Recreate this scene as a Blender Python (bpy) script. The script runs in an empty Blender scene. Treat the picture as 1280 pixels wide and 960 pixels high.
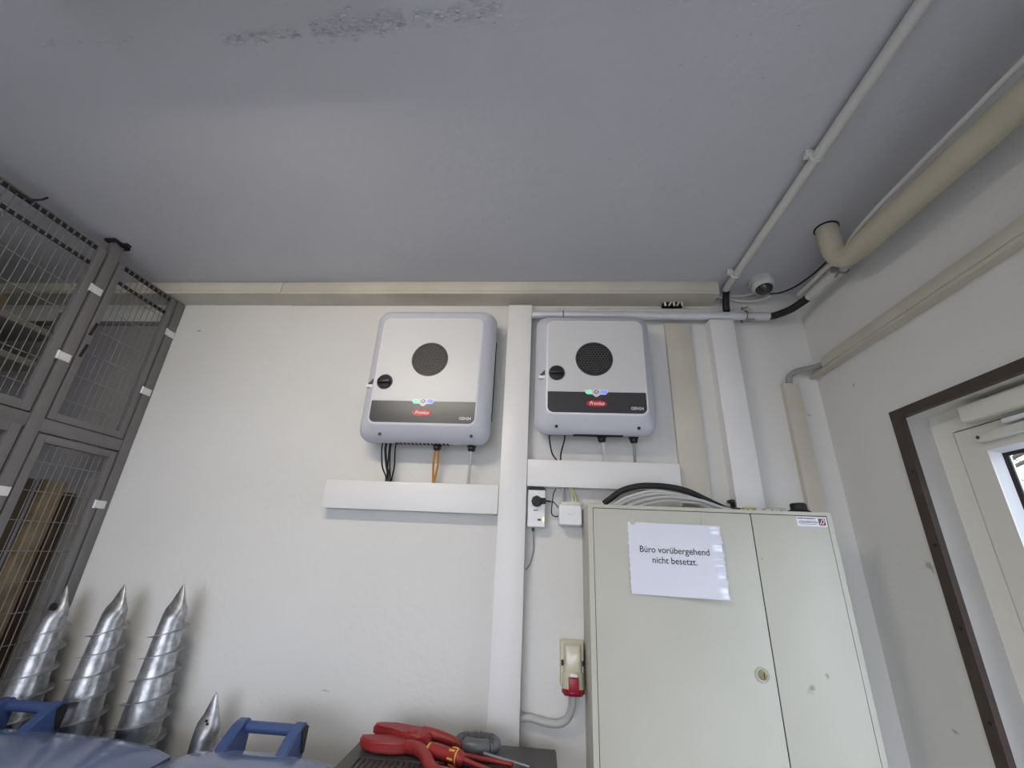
import bpy, bmesh, math, random
from mathutils import Vector, Matrix
random.seed(7)
PI = math.pi
EYE = 1.6          # camera height above the floor; all z values below are given relative to eye level
sc = bpy.context.scene
col = sc.collection

# ------------------------------------------------------------------ camera
def make_camera():
    yaw, pit, rol, F = -8.27018835e-02, 3.81148786e-01, 4.62225910e-02, 529.73
    f = Vector((math.sin(yaw)*math.cos(pit), math.cos(yaw)*math.cos(pit), math.sin(pit)))
    r = Vector((math.cos(yaw), -math.sin(yaw), 0)); u = r.cross(f)
    r2 = r*math.cos(rol) + u*math.sin(rol); u2 = -r*math.sin(rol) + u*math.cos(rol)
    cd = bpy.data.cameras.new('camera'); cam = bpy.data.objects.new('camera', cd); col.objects.link(cam)
    m = Matrix((r2, u2, -f)).transposed().to_4x4(); m.translation = Vector((0, -1.8, EYE))
    cam.matrix_world = m
    cd.sensor_fit = 'HORIZONTAL'; cd.sensor_width = 36.0; cd.lens = F/1280*36.0
    cd.clip_start = 0.02; cd.clip_end = 200
    sc.camera = cam
make_camera()

# ------------------------------------------------------------------ world, exposure
LAMP_STRENGTH = 212.0
SKY_STRENGTH = 6.3
w = bpy.data.worlds.new('overcast_sky'); sc.world = w; w.use_nodes = True
nt = w.node_tree; bgn = nt.nodes['Background']
bgn.inputs['Color'].default_value = (0.83, 0.88, 1.0, 1); bgn.inputs['Strength'].default_value = SKY_STRENGTH
vs = sc.view_settings
vs.view_transform = 'Standard'; vs.look = 'None'; vs.gamma = 1.0; vs.use_curve_mapping = False
vs.exposure = 0.0

# ------------------------------------------------------------------ materials
def lin(c):
    return tuple((v/255/12.92 if v/255 <= .04045 else ((v/255+.055)/1.055)**2.4) for v in c) + (1,)
MATS = {}
def mat(name, rgb, rough=.5, metal=0., var=.0, vscale=6., bump=0., bscale=60., coat=0., spec=.5, rgb2=None, emit=None, estr=0., detail=4.):
    m = bpy.data.materials.new(name); m.use_nodes = True; n = m.node_tree.nodes; l = m.node_tree.links
    b = n['Principled BSDF']
    b.inputs['Base Color'].default_value = lin(rgb); b.inputs['Roughness'].default_value = rough
    b.inputs['Metallic'].default_value = metal; b.inputs['Specular IOR Level'].default_value = spec
    if coat: b.inputs['Coat Weight'].default_value = coat; b.inputs['Coat Roughness'].default_value = .04
    tc = n.new('ShaderNodeTexCoord')
    if var or rgb2:
        no = n.new('ShaderNodeTexNoise'); no.inputs['Scale'].default_value = vscale; no.inputs['Detail'].default_value = detail
        l.new(tc.outputs['Object'], no.inputs['Vector'])
        mx = n.new('ShaderNodeMix'); mx.data_type = 'RGBA'
        c1 = lin(rgb); c2 = lin(rgb2) if rgb2 else tuple(v*(1-var) for v in c1[:3]) + (1,)
        mr = n.new('ShaderNodeMapRange'); mr.inputs[1].default_value = .35; mr.inputs[2].default_value = .65
        l.new(no.outputs['Fac'], mr.inputs[0]); l.new(mr.outputs[0], mx.inputs['Factor'])
        mx.inputs['A'].default_value = c1; mx.inputs['B'].default_value = c2
        l.new(mx.outputs['Result'], b.inputs['Base Color'])
    if bump:
        nb = n.new('ShaderNodeTexNoise'); nb.inputs['Scale'].default_value = bscale; nb.inputs['Detail'].default_value = 5
        l.new(tc.outputs['Object'], nb.inputs['Vector'])
        bp = n.new('ShaderNodeBump'); bp.inputs['Strength'].default_value = bump; bp.inputs['Distance'].default_value = .01
        l.new(nb.outputs['Fac'], bp.inputs['Height']); l.new(bp.outputs['Normal'], b.inputs['Normal'])
    if emit:
        b.inputs['Emission Color'].default_value = lin(emit); b.inputs['Emission Strength'].default_value = estr
    MATS[name] = m
    return m

mat('wall_paint', (224, 223, 220), .75, rgb2=(218, 216, 211), vscale=1.3, bump=.12, bscale=45)
mat('reveal_paint', (234, 232, 228), .6, var=.06, vscale=3, bump=.08)
mat('floor_concrete', (176, 174, 170), .8, var=.2, vscale=5, bump=.2)
mat('aged_trunking', (206, 201, 186), .45, rgb2=(196, 191, 176), vscale=4)
mat('white_trunking', (232, 230, 228), .38, var=.03, vscale=3)
mat('inverter_grey', (204, 205, 213), .42, bump=.02, bscale=900)
mat('inverter_panel', (208, 207, 207), .38)
mat('inverter_border', (224, 223, 224), .35)
mat('inverter_bar', (62, 62, 64), .28)
mat('black_plastic', (22, 22, 24), .45)
mat('soft_black', (32, 30, 30), .6)
mat('grille_black', (8, 8, 9), .5)
mat('grille_metal', (78, 77, 76), .55)
mat('knob_grey', (70, 70, 72), .4)
mat('logo_red', (214, 30, 34), .4)
mat('print_white', (235, 235, 235), .5)
mat('print_black', (24, 24, 28), .6)
mat('print_grey', (96, 94, 98), .6)
mat('led_green', (150, 230, 190), .4, emit=(90, 230, 160), estr=.55)
mat('led_blue', (150, 160, 250), .4, emit=(90, 110, 255), estr=.55)
mat('led_white', (220, 220, 220), .4, emit=(255, 255, 255), estr=.15)
mat('cabinet_paint', (192, 190, 178), .48, spec=.35, rgb2=(185, 183, 171), vscale=2.5, bump=.03, bscale=400)
mat('cabinet_gap', (40, 40, 38), .8)
mat('laminate', (222, 222, 232), .25, coat=1.0)
mat('laminate_edge', (230, 230, 236), .12, coat=1.0, spec=.9)
mat('clear_tape', (196, 192, 178), .2, coat=.6)
mat('sticker_white', (232, 230, 234), .4)
mat('sticker_maroon', (120, 40, 80), .4)
mat('brass', (150, 140, 104), .45, metal=.6, var=.2, vscale=60)
mat('conduit_steel', (222, 222, 228), .3, metal=.3, var=.08, vscale=20)
mat('conduit_pvc', (208, 206, 202), .45)
mat('pipe_cream', (196, 189, 168), .42, rgb2=(184, 177, 156), vscale=4)
mat('cable_grey', (150, 150, 150), .5)
mat('cable_lightgrey', (190, 190, 188), .45)
mat('cable_white', (215, 213, 208), .45)
mat('cable_copper', (196, 140, 62), .45, var=.2, vscale=30)
mat('cable_yellow', (205, 205, 110), .45)
mat('device_white', (236, 236, 236), .35)
mat('device_cream', (214, 210, 200), .4)
mat('socket_cream', (206, 202, 176), .25, coat=.4)
mat('socket_red', (158, 20, 42), .35)
mat('cage_grey', (112, 110, 110), .45, var=.08, vscale=8)
mat('cage_wire', (128, 125, 122), .4, metal=.3)
mat('cage_dark', (26, 25, 25), .8)
mat('clip_zinc', (226, 226, 226), .35, metal=.35)
mat('galvanised', (190, 191, 192), .36, metal=.8, rgb2=(150, 151, 153), vscale=40, bump=.12, bscale=70)
mat('bin_blue', (66, 86, 132), .36, var=.08, vscale=3, bump=.03, bscale=300)
mat('bin_lid_blue', (104, 118, 152), .12, var=.05, vscale=3, bump=.03, bscale=40)
mat('tyre_black', (20, 20, 20), .8)
mat('tool_case', (66, 64, 62), .5, bump=.1, bscale=300)
mat('tool_red', (150, 40, 38), .48, var=.12, vscale=25)
mat('tool_yellow', (236, 176, 60), .4)
mat('tool_steel', (150, 150, 150), .3, metal=.9)
mat('hose_grey', (92, 93, 96), .35)
mat('door_paint', (226, 224, 214), .45, var=.03, vscale=3)
mat('door_bead', (236, 238, 242), .3)
mat('frame_brown', (72, 60, 52), .55, rgb2=(60, 50, 45), vscale=14)
mat('gasket_black', (24, 24, 26), .6)
mat('camera_white', (208, 206, 204), .4)
mat('wood_old', (136, 120, 94), .6, rgb2=(98, 84, 64), vscale=9)
mat('wood_dark', (72, 58, 46), .7, var=.2, vscale=8)
mat('shelf_board', (150, 146, 138), .6, var=.1, vscale=6)
mat('panel_grey', (150, 147, 147), .6, var=.06, vscale=4)
mat('crate_blue', (44, 42, 96), .5)
mat('carton', (140, 122, 96), .7, var=.1, vscale=8)
mat('leaf_green', (86, 100, 84), .7, var=.3, vscale=6)
mat('bark', (80, 72, 62), .9, var=.3, vscale=12)
mat('asphalt', (140, 140, 142), .9, var=.1, vscale=8)
mat('lamp_tube', (255, 250, 240), .4, emit=(255, 246, 231), estr=LAMP_STRENGTH)
mat('lamp_body', (232, 232, 230), .4)

def stained(name, base, marks):
    """scuffs with a shape of their own on a painted face: small noisy dark patches around given object-space points"""
    m = MATS[base].copy(); m.name = name; n = m.node_tree.nodes; l = m.node_tree.links; b = n['Principled BSDF']
    src = b.inputs['Base Color'].links[0].from_socket
    tc = n.new('ShaderNodeTexCoord'); no = n.new('ShaderNodeTexNoise'); no.inputs['Scale'].default_value = 70; no.inputs['Detail'].default_value = 6
    l.new(tc.outputs['Object'], no.inputs['Vector'])
    acc = None
    for (p, s) in marks:
        mp = n.new('ShaderNodeVectorMath'); mp.operation = 'SUBTRACT'; l.new(tc.outputs['Object'], mp.inputs[0]); mp.inputs[1].default_value = p
        dv = n.new('ShaderNodeVectorMath'); dv.operation = 'DIVIDE'; l.new(mp.outputs[0], dv.inputs[0]); dv.inputs[1].default_value = s
        le = n.new('ShaderNodeVectorMath'); le.operation = 'LENGTH'; l.new(dv.outputs[0], le.inputs[0])
        r = n.new('ShaderNodeMapRange'); r.inputs[1].default_value = 0; r.inputs[2].default_value = 1; r.inputs[3].default_value = 1; r.inputs[4].default_value = 0
        l.new(le.outputs['Value'], r.inputs[0])
        if acc is None: acc = r.outputs[0]
        else:
            a = n.new('ShaderNodeMath'); a.operation = 'MAXIMUM'; l.new(acc, a.inputs[0]); l.new(r.outputs[0], a.inputs[1]); acc = a.outputs[0]
    mu = n.new('ShaderNodeMath'); mu.operation = 'MULTIPLY'; l.new(acc, mu.inputs[0]); l.new(no.outputs['Fac'], mu.inputs[1])
    r2 = n.new('ShaderNodeMapRange'); r2.inputs[1].default_value = .33; r2.inputs[2].default_value = .5; r2.inputs[4].default_value = .6
    l.new(mu.outputs[0], r2.inputs[0])
    mx = n.new('ShaderNodeMix'); mx.data_type = 'RGBA'; l.new(r2.outputs[0], mx.inputs['Factor']); l.new(src, mx.inputs['A'])
    mx.inputs['B'].default_value = lin((110, 108, 100)); l.new(mx.outputs['Result'], b.inputs['Base Color'])
    MATS[name] = m
    return m

def ceiling_material():
    m = bpy.data.materials.new('ceiling_paint'); m.use_nodes = True; n = m.node_tree.nodes; l = m.node_tree.links; b = n['Principled BSDF']
    b.inputs['Roughness'].default_value = .5
    tc = n.new('ShaderNodeTexCoord')
    no = n.new('ShaderNodeTexNoise'); no.inputs['Scale'].default_value = 1.6; no.inputs['Detail'].default_value = 5; l.new(tc.outputs['Object'], no.inputs['Vector'])
    mx = n.new('ShaderNodeMix'); mx.data_type = 'RGBA'; mx.inputs['A'].default_value = lin((205, 205, 209)); mx.inputs['B'].default_value = lin((196, 196, 201))
    l.new(no.outputs['Fac'], mx.inputs['Factor']); l.new(mx.outputs['Result'], b.inputs['Base Color'])
    # fine roller relief everywhere
    n1 = n.new('ShaderNodeTexNoise'); n1.inputs['Scale'].default_value = 30; n1.inputs['Detail'].default_value = 6; l.new(tc.outputs['Object'], n1.inputs['Vector'])
    # flaking paint along the board joint (y about -1.17, running in x)
    sx = n.new('ShaderNodeSeparateXYZ'); l.new(tc.outputs['Object'], sx.inputs[0])
    n2 = n.new('ShaderNodeTexNoise'); n2.inputs['Scale'].default_value = 2.2; n2.inputs['Detail'].default_value = 4; l.new(tc.outputs['Object'], n2.inputs['Vector'])
    ad = n.new('ShaderNodeMath'); ad.operation = 'MULTIPLY_ADD'; l.new(n2.outputs['Fac'], ad.inputs[0]); ad.inputs[1].default_value = .10; l.new(sx.outputs['Y'], ad.inputs[2])
    rr = n.new('ShaderNodeMapRange'); rr.inputs[1].default_value = CEIL_JOINT - .035; rr.inputs[2].default_value = CEIL_JOINT + .035
    l.new(ad.outputs[0], rr.inputs[0])
    pk = n.new('ShaderNodeMath'); pk.operation = 'PINGPONG'; pk.inputs[1].default_value = .5; l.new(rr.outputs[0], pk.inputs[0])
    mp = n.new('ShaderNodeMapping'); mp.inputs['Scale'].default_value = (34, 85, 34); l.new(tc.outputs['Object'], mp.inputs['Vector'])
    n3 = n.new('ShaderNodeTexNoise'); n3.inputs['Scale'].default_value = 1.0; n3.inputs['Detail'].default_value = 8; n3.inputs['Roughness'].default_value = .7; l.new(mp.outputs[0], n3.inputs['Vector'])
    n4 = n.new('ShaderNodeTexNoise'); n4.inputs['Scale'].default_value = 3.5; l.new(tc.outputs['Object'], n4.inputs['Vector'])
    r4 = n.new('ShaderNodeMapRange'); r4.inputs[1].default_value = .38; r4.inputs[2].default_value = .55; l.new(n4.outputs['Fac'], r4.inputs[0])
    q = n.new('ShaderNodeMath'); q.operation = 'MULTIPLY'; l.new(pk.outputs[0], q.inputs[0])
    sb = n.new('ShaderNodeMath'); sb.operation = 'SUBTRACT'; l.new(n3.outputs['Fac'], sb.inputs[0]); sb.inputs[1].default_value = .5; l.new(sb.outputs[0], q.inputs[1])
    q2 = n.new('ShaderNodeMath'); q2.operation = 'MULTIPLY'; l.new(q.outputs[0], q2.inputs[0]); l.new(r4.outputs[0], q2.inputs[1])
    q3 = n.new('ShaderNodeMath'); q3.operation = 'MULTIPLY_ADD'; l.new(q2.outputs[0], q3.inputs[0]); q3.inputs[1].default_value = 1.5; 
    q1 = n.new('ShaderNodeMath'); q1.operation = 'MULTIPLY'; l.new(n1.outputs['Fac'], q1.inputs[0]); q1.inputs[1].default_value = .35
    l.new(q1.outputs[0], q3.inputs[2])
    bp = n.new('ShaderNodeBump'); bp.inputs['Strength'].default_value = .6; bp.inputs['Distance'].default_value = .008
    l.new(q3.outputs[0], bp.inputs['Height']); l.new(bp.outputs['Normal'], b.inputs['Normal'])
    MATS['ceiling_paint'] = m
CEIL_JOINT = 1.17
ceiling_material()

def glass_material():
    m = bpy.data.materials.new('clear_glass'); m.use_nodes = True; n = m.node_tree.nodes; l = m.node_tree.links
    n.remove(n['Principled BSDF']); out = n['Material Output']
    t = n.new('ShaderNodeBsdfTransparent'); t.inputs['Color'].default_value = (.93, .96, .97, 1)
    g = n.new('ShaderNodeBsdfGlossy'); g.inputs['Roughness'].default_value = .03
    lw = n.new('ShaderNodeLayerWeight'); pw = n.new('ShaderNodeMath'); pw.operation = 'POWER'; pw.inputs[1].default_value = 5.0
    l.new(lw.outputs['Facing'], pw.inputs[0])
    f = n.new('ShaderNodeMath'); f.operation = 'MULTIPLY_ADD'; f.inputs[1].default_value = .94; f.inputs[2].default_value = .04; l.new(pw.outputs[0], f.inputs[0])
    mx = n.new('ShaderNodeMixShader'); l.new(f.outputs[0], mx.inputs[0]); l.new(t.outputs[0], mx.inputs[1]); l.new(g.outputs[0], mx.inputs[2])
    l.new(mx.outputs[0], out.inputs['Surface'])
    MATS['clear_glass'] = m
glass_material()

# ------------------------------------------------------------------ mesh helpers (coordinates: x right, y into the picture (wall at 0), z relative to eye level)
def nb(): return bmesh.new()
def box(bm, x0, x1, y0, y1, z0, z1, bev=0., seg=2):
    x0, x1 = min(x0, x1), max(x0, x1); y0, y1 = min(y0, y1), max(y0, y1); z0, z1 = min(z0, z1), max(z0, z1)
    v = [bm.verts.new(p) for p in ((x0,y0,z0),(x1,y0,z0),(x1,y1,z0),(x0,y1,z0),(x0,y0,z1),(x1,y0,z1),(x1,y1,z1),(x0,y1,z1))]
    fs = [bm.faces.new([v[i] for i in q]) for q in ((0,3,2,1),(4,5,6,7),(0,1,5,4),(1,2,6,5),(2,3,7,6),(3,0,4,7))]
    if bev:
        es = list({e for f in fs for e in f.edges})
        bmesh.ops.bevel(bm, geom=es, offset=bev, segments=seg, affect='EDGES', profile=.5)
    return bm
def frame_axes(d):
    d = d.normalized(); a = Vector((0,0,1)) if abs(d.z) < .9 else Vector((1,0,0))
    u = d.cross(a).normalized(); return u, d.cross(u).normalized()
def smooth_path(pts, n=8):
    P = [Vector(p) for p in pts]
    if len(P) < 3: return P
    out = []
    for i in range(len(P)-1):
        p0 = P[max(i-1,0)]; p1 = P[i]; p2 = P[i+1]; p3 = P[min(i+2,len(P)-1)]
        for k in range(n):
            t = k/n
            out.append(.5*((2*p1)+(p2-p0)*t+(2*p0-5*p1+4*p2-p3)*t*t+(3*p1-p0-3*p2+p3)*t**3))
    out.append(P[-1]); return out
def tube(bm, pts, r, seg=10, smooth=True, n=8, radii=None, cap=True, closed=False):
    P = smooth_path(pts, n) if smooth else [Vector(p) for p in pts]
    rings = []; u = None
    for i, p in enumerate(P):
        if closed: d = P[(i+1) % len(P)] - P[i-1]
        else: d = P[min(i+1,len(P)-1)] - P[max(i-1,0)]
        d.normalize()
        if u is None: u, _ = frame_axes(d)
        else:
            u = (u - d*u.dot(d)).normalized()
        v = d.cross(u)
        rr = r if radii is None else radii(i/(len(P)-1))
        rings.append([bm.verts.new(p + (u*math.cos(2*PI*k/seg) + v*math.sin(2*PI*k/seg))*rr) for k in range(seg)])
    m = len(rings)
    for i in range(m if closed else m-1):
        a, b = rings[i], rings[(i+1) % m]
        for k in range(seg): bm.faces.new((a[k], a[(k+1)%seg], b[(k+1)%seg], b[k]))
    if cap and not closed:
        bm.faces.new(rings[0][::-1]); bm.faces.new(rings[-1])
    return bm
def cyl(bm, p0, p1, r0, r1=None, seg=20):
    r1 = r0 if r1 is None else r1
    return tube(bm, [p0, p1], r0, seg, smooth=False, radii=lambda t: r0 + (r1-r0)*t)
def lathe(bm, prof, c, axis='z', seg=28, sx=1., sy=1.):
    """prof: (radius, height) pairs along axis from centre c"""
    rings = []
    for (r, h) in prof:
        ring = []
        for k in range(seg):
            a = 2*PI*k/seg; x, y = r*math.cos(a)*sx, r*math.sin(a)*sy
            q = {'z': (x, y, h), 'y': (x, h, y), 'x': (h, x, y)}[axis]
            ring.append(bm.verts.new((c[0]+q[0], c[1]+q[1], c[2]+q[2])))
        rings.append(ring)
    for a, b in zip(rings, rings[1:]):
        for k in range(seg): bm.faces.new((a[k], a[(k+1)%seg], b[(k+1)%seg], b[k]))
    bm.faces.new(rings[0][::-1]); bm.faces.new(rings[-1])
    return bm
def rrect(x0, x1, z0, z1, r, n=6):
    out = []
    for (cx, cz, a0) in ((x1-r, z1-r, 0), (x0+r, z1-r, PI/2), (x0+r, z0+r, PI), (x1-r, z0+r, 1.5*PI)):
        for k in range(n+1):
            a = a0 + PI/2*k/n; out.append((cx + r*math.cos(a), cz + r*math.sin(a)))
    return out
def loft_rr(bm, rings, n=6, cap0=True, cap1=True):
    """rings of (y, x0, x1, z0, z1, r): rounded rectangles in the x-z plane, stacked along y"""
    R = [[bm.verts.new((x, y, z)) for (x, z) in rrect(x0, x1, z0, z1, r, n)] for (y, x0, x1, z0, z1, r) in rings]
    m = len(R[0])
    for a, b in zip(R, R[1:]):
        for k in range(m): bm.faces.new((a[k], a[(k+1)%m], b[(k+1)%m], b[k]))
    if cap0: bm.faces.new(R[0])
    if cap1: bm.faces.new(R[-1][::-1])
    return bm
def plate(bm, outline, y0, y1):
    """prism: x-z outline between two y values"""
    a = [bm.verts.new((x, y0, z)) for x, z in outline]; b = [bm.verts.new((x, y1, z)) for x, z in outline]
    m = len(a)
    for k in range(m): bm.faces.new((a[k], a[(k+1)%m], b[(k+1)%m], b[k]))
    bm.faces.new(a); bm.faces.new(b[::-1]); return bm
def prism(bm, outline, z0, z1):
    a = [bm.verts.new((x, y, z0)) for x, y in outline]; b = [bm.verts.new((x, y, z1)) for x, y in outline]
    m = len(a)
    for k in range(m): bm.faces.new((a[k], a[(k+1)%m], b[(k+1)%m], b[k]))
    bm.faces.new(a); bm.faces.new(b[::-1]); return bm

def tag(o, label=None, cat=None, group=None, kind=None):
    if label: o['label'] = label
    if cat: o['category'] = cat
    if group: o['group'] = group
    if kind: o['kind'] = kind
    return o
ORG = {}
def thing(name, loc, label, cat, group=None):
    o = bpy.data.objects.new(name, None); col.objects.link(o); o.empty_display_size = .05
    o.location = (loc[0], loc[1], loc[2]+EYE); ORG[o] = Vector(loc)
    return tag(o, label, cat, group)
def obj(name, bm, m, parent=None, label=None, cat=None, group=None, kind=None, smooth=True, angle=38):
    bmesh.ops.recalc_face_normals(bm, faces=bm.faces)
    if parent is None:
        xs = [v.co for v in bm.verts]
        o0 = Vector((sum((min(v.x for v in xs), max(v.x for v in xs)))/2, sum((min(v.y for v in xs), max(v.y for v in xs)))/2, min(v.z for v in xs)))
    else: o0 = ORG[parent]
    for v in bm.verts: v.co -= o0
    me = bpy.data.meshes.new(name)
    if smooth:
        ca = math.radians(angle)
        for f in bm.faces: f.smooth = True
        for e in bm.edges:
            if len(e.link_faces) == 2 and e.calc_face_angle(0) > ca: e.smooth = False
    bm.to_mesh(me); bm.free()
    me.materials.append(MATS[m])
    o = bpy.data.objects.new(name, me); col.objects.link(o)
    if parent is None: o.location = (o0.x, o0.y, o0.z+EYE)
    else: o.parent = parent
    ORG[o] = o0
    return tag(o, label, cat, group, kind)
def sub(name, mesh_src, parent, offset):
    """another child sharing mesh data with mesh_src, moved by offset"""
    c = mesh_src.copy(); col.objects.link(c); c.parent = parent; c.location = mesh_src.location + Vector(offset); ORG[c] = ORG[mesh_src]
    return c
def text(name, body, size, c, m, parent, normal='-y', bold=0., shear=0., sx=1., ext=.0004):
    cu = bpy.data.curves.new(name, 'FONT'); cu.body = body; cu.size = size; cu.align_x = 'CENTER'; cu.align_y = 'CENTER'
    cu.extrude = ext; cu.offset = bold; cu.shear = shear
    t = bpy.data.objects.new(name, cu); col.objects.link(t)
    bpy.context.view_layer.update()
    me = bpy.data.meshes.new_from_object(t.evaluated_get(bpy.context.evaluated_depsgraph_get()))
    bpy.data.objects.remove(t)
    bm = nb(); bm.from_mesh(me); bpy.data.meshes.remove(me)
    for v in bm.verts: v.co = Vector((c[0]+v.co.x*sx, c[1]-v.co.z, c[2]+v.co.y))
    return obj(name, bm, m, parent, smooth=False)
def struct(name, bm, m, parent=None, label=None):
    return obj(name, bm, m, parent, label=label, kind='structure', smooth=False)

# ------------------------------------------------------------------ the room
CE = 1.207; FL = -EYE; XR = 1.19; XL = -3.6; YF = -4.6
b = nb(); box(b, XL-.2, XR+.25, YF-.2, .2, FL-.1, FL); struct('floor', b, 'floor_concrete', label='grey concrete floor of the utility room')
b = nb(); box(b, XL-.2, XR+.25, YF-.2, .2, CE, CE+.15); ceiling = struct('ceiling', b, 'ceiling_paint', label='grey painted concrete ceiling with flaking paint')
def paint_flakes():
    rnd = random.Random(11); b = nb()
    def chip(cx, cy, r, tilt):
        a0 = rnd.uniform(0, 2*PI); n = rnd.choice((5, 6, 7)); up, dn = [], []
        for k in range(n):
            a = 2*PI*k/n; rr = r*rnd.uniform(.55, 1.0); x, y = rr*1.7*math.cos(a), rr*.7*math.sin(a)
            d = max(0, (x*math.cos(a0)*.4 + y*math.sin(a0))/r + .3)*tilt
            dn.append(b.verts.new((cx+x, cy+y, CE-.0007-d))); up.append(b.verts.new((cx+x, cy+y, CE-.0001-d)))
        b.faces.new(dn[::-1]); b.faces.new(up)
        for k in range(n): b.faces.new((dn[k], dn[(k+1)%n], up[(k+1)%n], up[k]))
    for x0, x1, n, sy in ((-.86, -.64, 90, .007), (-.60, -.36, 240, .012), (-.34, -.12, 110, .009), (-1.35, -.9, 18, .010), (.1, .5, 10, .02)):
        for _ in range(n):
            x = rnd.uniform(x0, x1); yc = -1.176 - .012*math.sin((x+.6)*5) - max(0, x+.45)*.05
            chip(x, yc+rnd.gauss(0, sy), rnd.uniform(.0025, .0075), rnd.uniform(.001, .005))
    for _ in range(40):
        chip(rnd.uniform(-1.2, .6), rnd.uniform(-1.2, -.5), rnd.uniform(.002, .004), .0015)
    o = obj('paint_flakes', b, 'ceiling_paint', ceiling, smooth=False); o['kind'] = 'stuff'
paint_flakes()
stained('wall_paint_back', 'wall_paint', [((-.78+1.205, -.1, -.49-FL+0), (.06, .2, .012)), ((-1.77+1.205, -.1, .99-FL), (.06, .2, .02)), ((1.12+1.205, -.1, .6-FL), (.05, .2, .02))])
b = nb(); box(b, XL, XR, 0, .2, FL, CE); struct('wall_back', b, 'wall_paint_back', label='white painted wall behind the inverters')
b = nb(); box(b, XL-.2, XL, YF, .2, FL, CE); struct('wall_left', b, 'wall_paint', label='white wall behind the storage cage')
# right wall with the door opening
DY0, DY1, DZ = -.364, -1.42, .478
b = nb()
box(b, XR, XR+.25, DY0, .2, FL, CE); box(b, XR, XR+.25, DY1, DY0, DZ, CE); box(b, XR, XR+.25, YF, DY1, FL, CE)
bmesh.ops.remove_doubles(b, verts=b.verts, dist=1e-5)
stained('wall_paint_right', 'wall_paint', [((-.125, 1.9, .02-FL), (.3, .06, .05)), ((-.125, 2.0, .66-FL), (.3, .03, .02)), ((-.125, 1.98, -.42-FL), (.3, .03, .02))])
struct('wall_right', b, 'wall_paint_right', label='white painted wall with the glazed door')
# wall behind the camera with an open gate to daylight
GX0, GX1, GZ = -2.3, .55, .75
b = nb(); box(b, XL, GX0, YF-.2, YF, FL, CE); box(b, GX1, XR+.25, YF-.2, YF, FL, CE); box(b, GX0, GX1, YF-.2, YF, GZ, CE)
struct('wall_front', b, 'wall_paint', label='wall with the open gate behind the camera')
b = nb(); box(b, -30, 30, -40, 40, FL-.16, FL-.11); struct('ground_outside', b, 'asphalt', label='grey asphalt yard outside')

pl = bpy.data.lights.new('gate_portal', 'AREA'); pl.shape = 'RECTANGLE'; pl.size = GX1-GX0; pl.size_y = GZ-FL; pl.cycles.is_portal = True
po = bpy.data.objects.new('gate_portal', pl); col.objects.link(po); po.location = ((GX0+GX1)/2, YF-.1, (GZ+FL)/2+EYE); po.rotation_euler = (PI/2, 0, PI)

# fluorescent batten on the ceiling above the photographer: the room's lamp
LX0, LX1, LY, LZ = -1.15, -.45, -1.43, 1.12
def lamp():
    t = thing('ceiling_batten_lamp', ((LX0+LX1)/2, LY, LZ-.02), 'white fluorescent batten lamp under the ceiling above the camera', 'lamp')
    b = nb(); box(b, LX0-.05, LX1+.05, LY-.07, LY+.07, LZ+.003, CE, .003); obj('housing', b, 'lamp_body', t)
    b = nb(); cyl(b, (LX0, LY, LZ), (LX1, LY, LZ), .013, seg=12); obj('tube', b, 'lamp_tube', t)
    for x in (LX0-.02, LX1+.02):
        b = nb(); box(b, x-.02, x+.02, LY-.016, LY+.016, LZ-.018, LZ+.04, .003); obj('lamp_holder', b, 'lamp_body', t)
lamp()

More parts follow.
